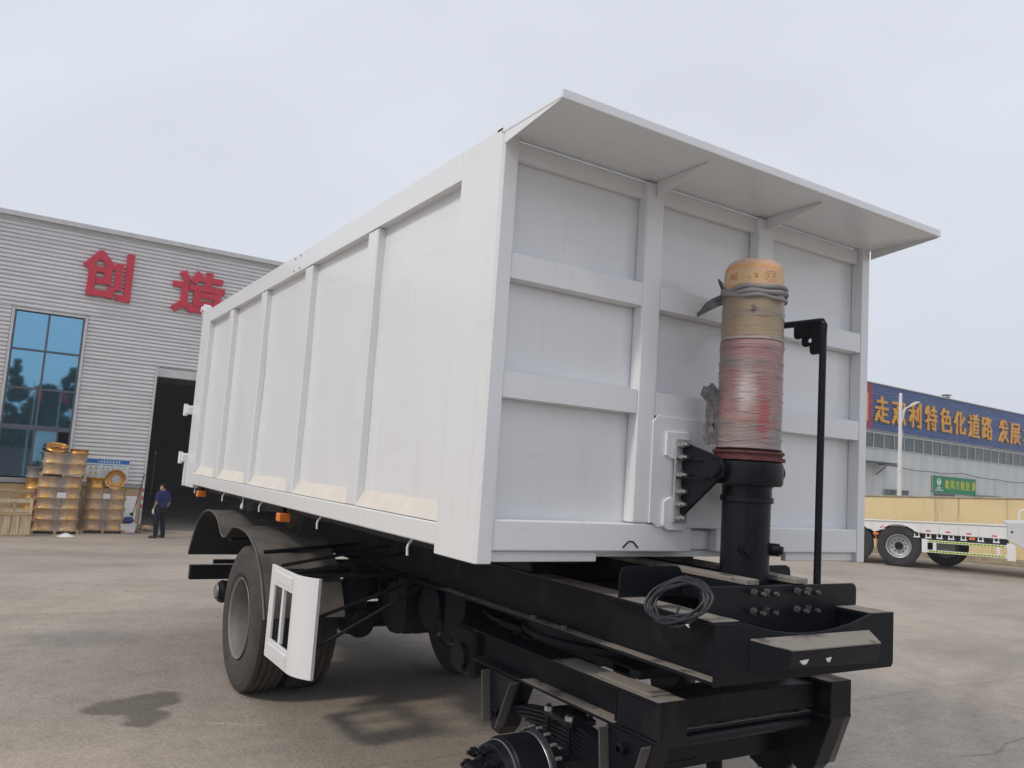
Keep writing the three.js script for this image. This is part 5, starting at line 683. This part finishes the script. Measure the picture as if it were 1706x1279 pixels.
// ---------------------------------------------------------------- street lamp
{
  const S = thing('street_lamp', 'white street lamp with one curved arm before the blue sign band', 'street lamp', undefined, [27.4, 0, -16.3]);
  const wm = std({ color: lin(0.72, 0.72, 0.72), roughness: 0.45 });
  part(S, 'pole', [rod([0, 0, 0], [0, 5.75, 0], 0.1, 0.062, 16), lathe([[0.0001, 5.93], [0.05, 5.9], [0.07, 5.84], [0.05, 5.78], [0.08, 5.75], [0.0001, 5.74]], 16)], wm);
  const ux = 0.36, uz = 0.345; // arm runs along the wall
  part(S, 'arm', tube([[0, 4.9, 0], [ux * 0.12, 5.08, uz * 0.12], [ux * 0.35, 5.28, uz * 0.35], [ux * 0.8, 5.45, uz * 0.8]], 0.03, 8), wm); part(S, 'arm', tube([[0, 4.45, 0], [ux * 0.1, 4.7, uz * 0.1], [ux * 0.22, 5.0, uz * 0.22], [ux * 0.36, 5.27, uz * 0.36]], 0.02, 8), wm);
  part(S, 'lamp_head', hull([[ux * 0.7, 5.42, uz * 0.7], [ux * 0.75, 5.5, uz * 0.75], [ux * 1.1 + 0.06, 5.5, uz * 1.1 - 0.06], [ux * 1.1 - 0.06, 5.5, uz * 1.1 + 0.06], [ux * 1.1 + 0.06, 5.6, uz * 1.1 - 0.06], [ux * 1.1 - 0.06, 5.6, uz * 1.1 + 0.06], [ux * 1.45, 5.58, uz * 1.45], [ux * 1.45, 5.62, uz * 1.45]]), wm);
  part(S, 'stay', rod([0.02, 3.0, 0.02], [ux * 0.2, 4.4, uz * 0.2], 0.012, 0.012, 6), wm); part(S, 'clamp', box(-0.085, 0.085, 2.8, 2.84, -0.085, 0.085, 0.01), wm);
}
// ---------------------------------------------------------------- yellow boundary wall and the low trailer
const UY = -1.07, P0 = [16.93, 0, -9.605];
{
  M.wallYellow = std({ map: tex(512, (u, v) => { const drip = fbm(u * 40, v * 3 + 5, 4, 40, 3), pat = fbm(u * 4, v * 4, 5, 4); return mixc(mixc([0.82, 0.655, 0.36], [0.74, 0.585, 0.32], sstep(0.35, 0.8, pat)), [0.30, 0.25, 0.17], 0.55 * sstep(0.58, 0.85, drip) + 0.1 * vnoise(u * 90, v * 90, 90)); }, 5), roughness: 0.9 });
  const W = thing('boundary_wall', 'low yellow rendered wall behind the white low trailer', 'wall', undefined, [P0[0] + 0.877 * 4.6, 0, P0[2] - 0.48 * 4.6], UY);
  const ty = (s) => 1.785 + 0.0524 * Math.max(-1.3, Math.min(6, s));
  part(W, 'rendered_wall', prism([[-16, -0.1], [16, -0.1], [16, ty(16)], [6, ty(6)], [-1.3, ty(-1.3)], [-16, ty(-16)]], -0.24, 0, 'z', 0.006), M.wallYellow);
  M.coping = std({ map: tex(256, grain([0.36, 0.31, 0.22], 0.35, 10, 5), 1.2), roughness: 0.95 });
  part(W, 'coping', prism([[-16, ty(-16) + 0.002], [-1.3, ty(-1.3) + 0.002], [6, ty(6) + 0.002], [16, ty(16) + 0.002], [16, ty(16) + 0.05], [6, ty(6) + 0.05], [-1.3, ty(-1.3) + 0.05], [-16, ty(-16) + 0.05]], -0.27, 0.03, 'z', 0.006), M.coping);
  part(W, 'plinth', box(-16, 16, 0, 0.2, 0.001, 0.04, 0.01), M.coping);
  // low loader
  const R = thing('low_trailer', 'white low bed trailer with striped side guard parked before the yellow wall', 'trailer', undefined, P0, UY); R.rotation.set(0, UY, 0);
  const tilt = new THREE.Matrix4().makeRotationZ(0.02), G = (g) => { g.applyMatrix4(tilt); return g; };
  const wh = std({ map: tex(256, grain([0.76, 0.765, 0.77], 0.06, 6, 4), 1.5), roughness: 0.45 });
  const arcPts = (c, r, a0, a1, n) => Array.from({ length: n + 1 }, (_, i) => { const a = mixv(a0, a1, i / n); return [c + r * Math.cos(a), 0.5 + r * Math.sin(a)]; });
  const side = [[-6, 1.05], [-6, 0.86], [-1.86, 0.86], ...arcPts(-1.19, 0.585, 2.55, 0.95, 12).map(([a, b]) => [a, Math.min(b, 1.075)]), [-0.63, 0.84], ...arcPts(-0.07, 0.585, 2.4, 0.75, 14).map(([a, b]) => [a, Math.min(b, 1.08)]), [0.42, 0.885], [2.33, 0.876], [2.33, 1.19], [-0.85, 1.125]];
  const beam = part(R, 'side_beam', [G(prism(side.slice().reverse(), -0.03, 0.0, 'z', 0.004)), G(box(-6, 2.33, 1.02, 1.06, -2.6, -0.031)), G(box(-6, 2.33, 0.86, 1.1, -2.6, -2.57))], wh);
  part(beam, 'deck_edge', G(prism([[-0.85, 1.126], [2.33, 1.191], [2.33, 1.225], [-0.85, 1.155], [-6, 1.08], [-6, 1.052]], -0.06, 0.03, 'z', 0.004)), wh);
  for (const s of [-0.7, 0.44, 0.85, 1.28, 1.72]) part(beam, 'stake_rib', G(box(s - 0.012, s + 0.012, 0.9, 1.11, 0.001, 0.02, 0.003)), wh);
  for (const [c, n] of [[-0.07, 14], [-1.19, 12]]) part(beam, 'arch_flange', G(fin(new THREE.TubeGeometry(new THREE.CatmullRomCurve3(arcPts(c, 0.585, 2.35, 0.8, n).map(([a, b]) => new THREE.Vector3(a, Math.min(b, 1.085), 0.02))), 40, 0.022, 6), true)), wh);
  for (const [s, y, a] of [[0.62, 0.955, 0], [1.06, 0.952, 0], [1.52, 0.948, 0], [2.06, 0.935, 0], [-0.45, 0.985, 0.55], [0.17, 1.02, -0.6]]) { const g = box(-0.055, 0.055, -0.014, 0.014, 0, 0.004, 0); g.rotateZ(a); g.translate(s, y, 0.003); part(beam, 'red_reflector', G(g), M.redTape); }
  for (const [s, y] of [[-0.6, 0.8], [1.585, 0.83]]) part(R, 'side_lamp', G(box(s - 0.065, s + 0.065, y - 0.03, y + 0.03, -0.06, 0.0, 0.008)), M.amber);
  part(R, 'lamp_bracket', G(bar([-0.62, 0.76, -0.03], [-0.56, 0.55, -0.05], 0.05, 0.02)), M.amber);
  for (const s of [0.36, 0.62, 0.87, 1.13, 1.4, 1.77, 2.1]) part(R, 'tie_ring', [G(box(s - 0.075, s + 0.075, 0.765, 0.8, -0.05, 0.02, 0.012)), G(box(s - 0.06, s - 0.035, 0.8, 0.87, -0.03, 0.0, 0.003)), G(box(s + 0.035, s + 0.06, 0.8, 0.87, -0.03, 0.0, 0.003))], wh);
  part(R, 'under_frame', [G(box(-6, 2.4, 0.62, 0.85, -1.7, -1.5)), G(box(-6, 2.4, 0.62, 0.85, -1.1, -0.9))], M.winFrame);
  const sg = part(R, 'side_guard', G(box(0.47, 0.6, 0.41, 0.75, -0.02, 0.01, 0.004)), wh); for (const q of [[2.32, 2.5, 0.36, 0.775, 0.01], [0.72, 0.8, 0.482, 0.664, 0.008], [2.1, 2.18, 0.482, 0.664, 0.008]]) part(sg, 'guard_post', G(box(q[0], q[1], q[2], q[3], -0.02, q[4], 0.003)), wh);
  const tape = canvasTex(1024, 32, (c, W2, H2) => { c.fillStyle = '#b7d62c'; c.fillRect(0, 0, W2, H2); c.fillStyle = '#2b2f28'; for (let k = 0; k < 22; k++) { const x = 6 + k * 46.5; c.beginPath(); c.moveTo(x, 4); c.lineTo(x + 12, 4); c.lineTo(x + 24, 16); c.lineTo(x + 12, 28); c.lineTo(x, 28); c.closePath(); c.fill(); } });
  const tm = std({ map: tape, roughness: 0.4 });
  for (const y of [0.665, 0.418]) { part(sg, 'guard_rail', G(box(0.601, 2.319, y, y + 0.065, -0.02, 0.008, 0.003)), wh); const g = printPlane(1.66, 0.038); g.translate(1.46, y + 0.033, 0.0095); part(sg, 'warning_tape', G(g), tm); }
  part(R, 'gooseneck', [G(prism([[2.34, 1.29], [2.331, 0.86], [2.7, 0.66], [4.2, 0.75], [6, 1.1], [6, 1.5], [3.2, 1.33]], -2.5, 0.04, 'z', 0.01))], std({ map: tex(128, grain([0.58, 0.60, 0.61], 0.06, 6, 4), 1.5), roughness: 0.45 }));
  part(R, 'lock_plate', G(rod([2.43, 1.06, 0.041], [2.43, 1.06, 0.05], 0.025)), M.frame);
  part(R, 'rack_post', [G(tube([[2.6, 1.3, -0.2], [2.6, 1.5, -0.2], [2.63, 1.58, -0.2], [2.75, 1.6, -0.2], [3.6, 1.62, -0.2]], 0.022, 8))], wh); for (const s of [2.8, 3.05, 3.3]) part(R, 'rack_post', G(rod([s, 1.3, -0.2], [s, 1.6, -0.2], 0.015)), wh);
  const tg = lathe(tyreProf(0.52, 0.28, 0.287), 48, 'x'), rg = lathe([[0.287, 0.12], [0.3, 0.138], [0.296, 0.142], [0.278, 0.13], [0.262, 0.09], [0.25, 0.03], [0.235, -0.02], [0.22, -0.03], [0.0001, -0.03]], 40, 'x');
  const whl = (s, z, y, rm) => { const t = part(R, 'wheel_tyre', tg, M.rubberFar); t.position.set(s, y, z); t.rotation.y = -Math.PI / 2; const r = part(t, 'rim', rg, rm || M.rimSilver); if (!rm) { part(t, 'hub', lathe([[0.1, -0.03], [0.1, 0.06], [0.085, 0.09], [0.06, 0.1], [0.0001, 0.1]], 20, 'x'), M.frame); for (let k = 0; k < 10; k++) { const a = k * 0.628; part(t, 'wheel_nut', rod([-0.03, 0.165 * Math.cos(a), 0.165 * Math.sin(a)], [0.01, 0.165 * Math.cos(a), 0.165 * Math.sin(a)], 0.019, 0.015, 6), M.frame); } } };
  whl(-0.075, -0.14, 0.52); whl(-1.19, -0.14, 0.5); whl(1.0, -2.2, 0.53, M.rimSilver); whl(-0.1, -2.2, 0.51, M.rimSilver); whl(-0.075, -0.46, 0.52, M.rimSilver); whl(0.98, -1.86, 0.53, M.rimSilver);
}
// ---------------------------------------------------------------- the man by the doorway
function netSurface(lo, hi, cell, sdf) { // naive surface nets
  const n = [0, 1, 2].map((a) => Math.ceil((hi[a] - lo[a]) / cell) + 1), [nx, ny, nz] = n, F = new Float32Array(nx * ny * nz), id = (i, j, k) => i + nx * (j + ny * k);
  for (let k = 0; k < nz; k++) for (let j = 0; j < ny; j++) for (let i = 0; i < nx; i++) F[id(i, j, k)] = sdf(lo[0] + i * cell, lo[1] + j * cell, lo[2] + k * cell);
  const vid = new Int32Array(nx * ny * nz).fill(-1), pos = [], idx = [];
  for (let k = 0; k < nz - 1; k++) for (let j = 0; j < ny - 1; j++) for (let i = 0; i < nx - 1; i++) {
    let m = 0, cx = 0, cy = 0, cz = 0; const c = [];
    for (let q = 0; q < 8; q++) c.push(F[id(i + (q & 1), j + ((q >> 1) & 1), k + (q >> 2))]);
    for (let a = 0; a < 8; a++) for (const bit of [1, 2, 4]) if (!(a & bit)) { const b = a | bit; if ((c[a] < 0) !== (c[b] < 0)) { const t = c[a] / (c[a] - c[b]); cx += (a & 1) + (bit === 1 ? t : 0); cy += ((a >> 1) & 1) + (bit === 2 ? t : 0); cz += (a >> 2) + (bit === 4 ? t : 0); m++; } }
    if (m) { vid[id(i, j, k)] = pos.length / 3; pos.push(lo[0] + (i + cx / m) * cell, lo[1] + (j + cy / m) * cell, lo[2] + (k + cz / m) * cell); }
  }
  for (let k = 1; k < nz - 1; k++) for (let j = 1; j < ny - 1; j++) for (let i = 1; i < nx - 1; i++) {
    const f = F[id(i, j, k)] < 0;
    const q = (a, b, c2, d, flip) => { const v = [vid[a], vid[b], vid[c2], vid[d]]; if (v.some((x) => x < 0)) return; if (flip) idx.push(v[0], v[2], v[1], v[0], v[3], v[2]); else idx.push(v[0], v[1], v[2], v[0], v[2], v[3]); };
    if (f !== (F[id(i + 1, j, k)] < 0)) q(id(i, j - 1, k - 1), id(i, j, k - 1), id(i, j, k), id(i, j - 1, k), !f);
    if (f !== (F[id(i, j + 1, k)] < 0)) q(id(i - 1, j, k - 1), id(i, j, k - 1), id(i, j, k), id(i - 1, j, k), f);
    if (f !== (F[id(i, j, k + 1)] < 0)) q(id(i - 1, j - 1, k), id(i, j - 1, k), id(i, j, k), id(i - 1, j, k), !f);
  }
  const g = new THREE.BufferGeometry(); g.setAttribute('position', new THREE.Float32BufferAttribute(pos, 3)); g.setIndex(idx); g.computeVertexNormals(); return fin(g, true);
}
const cap = (a, b, ra, rb) => { const dx = b[0] - a[0], dy = b[1] - a[1], dz = b[2] - a[2], L2 = dx * dx + dy * dy + dz * dz || 1e-9; return (x, y, z) => { const t = Math.max(0, Math.min(1, ((x - a[0]) * dx + (y - a[1]) * dy + (z - a[2]) * dz) / L2)); return Math.hypot(x - a[0] - dx * t, y - a[1] - dy * t, z - a[2] - dz * t) - (ra + (rb - ra) * t); }; };
const ell = (c, r) => (x, y, z) => { const k = Math.hypot((x - c[0]) / r[0], (y - c[1]) / r[1], (z - c[2]) / r[2]); return (k - 1) * Math.min(...r); };
const uni = (list, k) => (x, y, z) => { let d = 9; for (const f of list) { const e = f(x, y, z), h = Math.max(0, Math.min(1, 0.5 + 0.5 * (d - e) / k)); d = d + (e - d) * h - k * h * (1 - h); } return d; };
{
  // local frame: facing +z, y up, x to his left
  const px = 1.56, pz = -24.58, man = thing('person', 'man in navy shirt and dark trousers standing at the dark doorway', 'person', undefined, [px, gh(px, pz), pz], Math.PI + 0.55);
  const skin = std({ map: tex(64, grain([0.40, 0.235, 0.165], 0.08, 6, 3), 0.2), roughness: 0.6 });
  const lArm = { sh: [0.185, 1.375, -0.01], el: [0.235, 1.11, -0.03], wr: [0.215, 0.885, 0.09] }, rArm = { sh: [-0.185, 1.375, -0.01], el: [-0.245, 1.1, -0.02], wr: [-0.215, 0.87, 0.06] };
  const lLeg = { hp: [0.09, 0.9, 0], kn: [0.125, 0.49, 0.02], an: [0.135, 0.085, -0.02] }, rLeg = { hp: [-0.09, 0.9, 0], kn: [-0.125, 0.49, 0.03], an: [-0.15, 0.085, 0.0] };
  const hy = 0.5, ch = Math.cos(hy), sh = Math.sin(hy), H = (x, y, z) => [x * ch + z * sh, 1.565 + y, 0.015 - x * sh + z * ch]; // head turned to his left
  const torso = (e) => [ell([0, 1.24, 0], [0.175 + e, 0.25, 0.115 + e]), ell([0, 1.02, 0.0], [0.155 + e, 0.17, 0.115 + e]), cap([-0.13, 1.38, -0.01], [0.13, 1.38, -0.01], 0.065 + e, 0.065 + e)];
  const headF = [ell(H(0, 0.02, 0), [0.075, 0.105, 0.092]), ell(H(0, -0.045, 0.025), [0.058, 0.07, 0.06]), ell(H(0, -0.085, 0.06), [0.025, 0.022, 0.025]), ell(H(0, -0.012, 0.098), [0.012, 0.024, 0.018]), ell(H(0, -0.048, 0.085), [0.024, 0.008, 0.012]), ell(H(0.077, -0.005, -0.005), [0.011, 0.032, 0.02]), ell(H(-0.077, -0.005, -0.005), [0.011, 0.032, 0.02]), cap([0, 1.42, -0.015], H(0, -0.06, -0.01), 0.056, 0.052)];
  const eyes = [H(0.03, 0.012, 0.085), H(-0.03, 0.012, 0.085)].map((e) => ell(e, [0.014, 0.008, 0.012]));
  const limb = (A, r0, r1, r2) => [cap(A.sh, A.el, r0, r1), cap(A.el, A.wr, r1, r2)], leg = (A, a, b, c) => [cap(A.hp, A.kn, a, b), cap(A.kn, A.an, b, c)];
  const bodyF = uni([...torso(-0.012), ...limb(lArm, 0.046, 0.038, 0.026), ...limb(rArm, 0.046, 0.038, 0.026), ...leg(lLeg, 0.08, 0.052, 0.036), ...leg(rLeg, 0.08, 0.052, 0.036)], 0.03);
  const headG = uni(headF, 0.018), hd = (x, y, z) => { let d = headG(x, y, z); for (const e of eyes) d = Math.max(d, -e(x, y, z)); return d; };
  const hand = (w, s) => { const l = [ell([w[0], w[1] - 0.055, w[2] + 0.015], [0.018, 0.048, 0.038])]; const fl = [0.062, 0.072, 0.068, 0.052]; for (let k = 0; k < 4; k++) { const z = w[2] + 0.042 - k * 0.019, a = [w[0], w[1] - 0.09, z], b = [w[0] - s * 0.012, w[1] - 0.09 - fl[k] * 0.55, z + 0.004], c = [w[0] - s * 0.035, w[1] - 0.09 - fl[k] * 0.95, z + 0.006]; l.push(cap(a, b, 0.0095, 0.009), cap(b, c, 0.009, 0.008)); } l.push(cap([w[0] - s * 0.008, w[1] - 0.035, w[2] + 0.045], [w[0] - s * 0.018, w[1] - 0.085, w[2] + 0.068], 0.012, 0.009)); return uni(l, 0.008); };
  part(man, 'body', [netSurface([-0.34, 0.04, -0.2], [0.34, 1.5, 0.25], 0.013, bodyF), netSurface([-0.13, 1.4, -0.13], [0.14, 1.71, 0.16], 0.005, hd), netSurface([-0.29, 0.68, -0.02], [-0.15, 0.9, 0.16], 0.005, hand(rArm.wr, -1))], skin);
  const cloth = (c, a) => phy({ specularIntensity: 0.25, map: tex(128, grain(c, a, 8, 4), 0.3), roughness: 0.9 });
  const fold = (x, y, z) => 0.006 * (fbm(x * 14 + 3 + z * 9, y * 11 + z * 5, 3) - 0.5);
  const sleeve = (A) => [cap(A.sh, [mixv(A.sh[0], A.el[0], 0.8), mixv(A.sh[1], A.el[1], 0.8), mixv(A.sh[2], A.el[2], 0.8)], 0.064, 0.062)];
  const shirtF = uni([...torso(0.012), ...sleeve(lArm), ...sleeve(rArm), cap([0, 1.42, -0.015], [0, 1.455, -0.01], 0.066, 0.06)], 0.03);
  part(man, 'shirt', netSurface([-0.36, 0.84, -0.2], [0.36, 1.5, 0.2], 0.011, (x, y, z) => Math.max(shirtF(x, y, z) + fold(x, y, z), 0.86 - y + 0.01 * Math.sin(x * 20), y - 1.475)), cloth([0.03, 0.033, 0.12], 0.25));
  const trF = uni([...leg(lLeg, 0.1, 0.075, 0.066), ...leg(rLeg, 0.1, 0.075, 0.066), ell([0, 0.93, 0], [0.16, 0.12, 0.12])], 0.03);
  part(man, 'trousers', netSurface([-0.3, 0.03, -0.2], [0.3, 1.06, 0.2], 0.012, (x, y, z) => Math.max(trF(x, y, z) + 2 * fold(x, y, z), 0.05 - y, y - 1.0)), cloth([0.011, 0.0125, 0.024], 0.3));
  const shoe = (A, t) => netSurface([A.an[0] - 0.16, -0.005, A.an[2] - 0.14], [A.an[0] + 0.16, 0.13, A.an[2] + 0.22], 0.007, (x, y, z) => { const u = uni([cap([A.an[0], 0.055, A.an[2] - 0.03], [A.an[0] + Math.sin(t) * 0.17, 0.035, A.an[2] + Math.cos(t) * 0.17], 0.05, 0.038), cap([A.an[0], 0.09, A.an[2]], [A.an[0], 0.05, A.an[2]], 0.045, 0.05)], 0.02)(x, y, z); return Math.max(u, -y + 0.002); });
  part(man, 'shoe', shoe(lLeg, 0.55), cloth([0.05, 0.042, 0.036], 0.3)); part(man, 'shoe', shoe(rLeg, -0.1), cloth([0.05, 0.042, 0.036], 0.3));
  const hairF = uni([ell(H(0, 0.03, -0.008), [0.0805, 0.102, 0.097])], 0.01);
  part(man, 'hair', netSurface([-0.13, 1.5, -0.14], [0.14, 1.72, 0.16], 0.006, (x, y, z) => { const f = Math.max(hairF(x, y, z), headG(x, y, z) - 0.006); const lx = x, ly = y - 1.565, lz = z - 0.015, fz = lx * sh + lz * ch; return Math.max(f, 0.035 - ly + (fz > 0.0 ? fz * 0.75 : fz * 0.85), -headG(x, y, z) - 0.01); }), cloth([0.012, 0.011, 0.011], 0.3));
  part(man, 'glove', netSurface([0.13, 0.68, 0.0], [0.3, 0.92, 0.2], 0.005, (x, y, z) => Math.min(hand(lArm.wr, 1)(x, y, z) - 0.003, cap(lArm.wr, [lArm.wr[0], lArm.wr[1] - 0.05, lArm.wr[2] + 0.01], 0.032, 0.03)(x, y, z))), cloth([0.6, 0.58, 0.56], 0.1), 'white work glove');
}
// ---------------------------------------------------------------- behind the camera: what the blue window mirrors
{
  const bark = std({ map: tex(128, grain([0.10, 0.08, 0.06], 0.4, 8, 4), 0.6), roughness: 0.95 });
  const leafM = [[0.05, 0.085, 0.03], [0.04, 0.07, 0.03], [0.06, 0.095, 0.04]].map((c) => std({ color: lin(...c), roughness: 0.8, side: THREE.DoubleSide }));
  const tree = (x, z, h, w, seed, kind, label) => {
    const R = rng(seed), t = thing('yard_tree', label, 'tree', 'trees across the yard', [x, 0, z]);
    const tr = [rod([0, 0, 0], [0, h * 0.5, 0], 0.2, 0.13, 10)]; for (let k = 0; k < 7; k++) { const a = R() * 6.28, y = h * (0.25 + 0.4 * R()); tr.push(rod([0, y, 0], [w * 0.35 * Math.cos(a), y + h * 0.22, w * 0.35 * Math.sin(a)], 0.07, 0.03, 6)); } part(t, 'trunk', tr, bark);
    const pos = [], n = 15000; const cl = Array.from({ length: 70 }, () => { const v = R(), a = R() * 6.28, rr = w * 0.5 * Math.sqrt(R()) * Math.sin(Math.PI * Math.min(0.97, 0.16 + 0.8 * v)); return [rr * Math.cos(a), h * (0.16 + 0.82 * v), rr * Math.sin(a), w * (0.13 + 0.11 * R()) * (1.1 - 0.6 * v)]; });
    for (let i = 0; i < n; i++) { const c = cl[(R() * 70) | 0], a = R() * 6.28, b = Math.acos(2 * R() - 1), q = c[3] * Math.cbrt(R()), p = [c[0] + q * Math.sin(b) * Math.cos(a), c[1] + q * Math.cos(b), c[2] + q * Math.sin(b) * Math.sin(a)], s = 0.12 + 0.2 * R(); const u = [R() - 0.5, R() - 0.5, R() - 0.5], v = [R() - 0.5, R() - 0.5, R() - 0.5], nu = s / Math.hypot(...u), nv = s / Math.hypot(...v); pos.push(...p, p[0] + u[0] * nu, p[1] + u[1] * nu, p[2] + u[2] * nu, p[0] + v[0] * nv, p[1] + v[1] * nv, p[2] + v[2] * nv); }
    const g = new THREE.BufferGeometry(); g.setAttribute('position', new THREE.Float32BufferAttribute(pos, 3)); part(t, 'crown', fin(g), leafM[kind]);
  };
  const lab = ['tall narrow tree across the yard, mirrored at the left of the blue window', 'broad tree across the yard, mirrored low in the middle of the window', 'tall narrow tree across the yard, mirrored at the right of the window', 'round dark tree across the yard behind the flag poles', 'broad dark tree across the yard, left of the tall narrow one', 'broad tree across the yard at the right end of the row'];
  tree(-2.5, 45, 13.0, 3.0, 1, 0, lab[0]); tree(0.6, 46.5, 10.6, 5.5, 2, 1, lab[1]); tree(2.9, 45.5, 12.6, 3.0, 3, 0, lab[2]); tree(-0.6, 43, 8.4, 4.6, 4, 2, lab[3]); tree(-6.4, 46, 10.6, 6.5, 5, 1, lab[4]); tree(6.6, 46.5, 11, 7, 6, 2, lab[5]);
  M.brick = std({ map: tex(128, grain([0.20, 0.11, 0.09], 0.3, 8, 4), 2), roughness: 0.9 });
  const bw = solo('brick_wall', [box(-30, 30, 0, 3.4, -0.12, 0.12, 0.02), box(-30, 30, 3.401, 3.48, -0.16, 0.16, 0.02)], M.brick, 'dull red brick wall along the far side of the yard', 'wall', undefined, [0, 0, 40]);
  for (const [x, h, l] of [[-1.15, 8.2, 'left'], [0.66, 8.1, 'right']]) { const f = thing('flag_pole', `white flag pole with a limp red flag, ${l} of the two mirrored in the window`, 'flag pole', 'flag poles across the yard', [x, 0, 20]); part(f, 'pole', rod([0, 0, 0], [0, h, 0], 0.06, 0.035, 10), M.trim); part(f, 'flag', gridSheet(10, 10, (u, v) => [0.05 + u * 0.5, h - 0.45 - u * 0.35 - v * 0.8, 0.1 * Math.sin(u * 9 + v * 2)]), M.redTape); }
  // parked blue dump body
  { const c = thing('blue_dump_body', 'dark blue dump body parked across the yard, mirrored at the window edge', 'dump body', undefined, [-7.2, 0, 6.5]); const bm = std({ color: lin(0.03, 0.07, 0.24), roughness: 0.5 }); part(c, 'box', [box(-1.6, 1.6, 1.0, 2.5, 0, 5, 0.02)], bm); for (let k = 0; k < 5; k++) part(c, 'rib', box(-1.5 + k * 0.72, -1.36 + k * 0.72, 1.05, 2.45, -0.06, -0.001, 0.01), bm); for (const s of [-1, 1]) for (const z of [0.8, 3.9]) part(c, 'wheel_tyre', rod([s * 1.1, 0.5, z], [s * 0.75, 0.5, z], 0.5, 0.5, 24), M.rubberFar); part(c, 'chassis', box(-0.5, 0.5, 0.6, 0.99, 0.2, 4.8), M.frame); }
}
renderer.render(scene, camera);
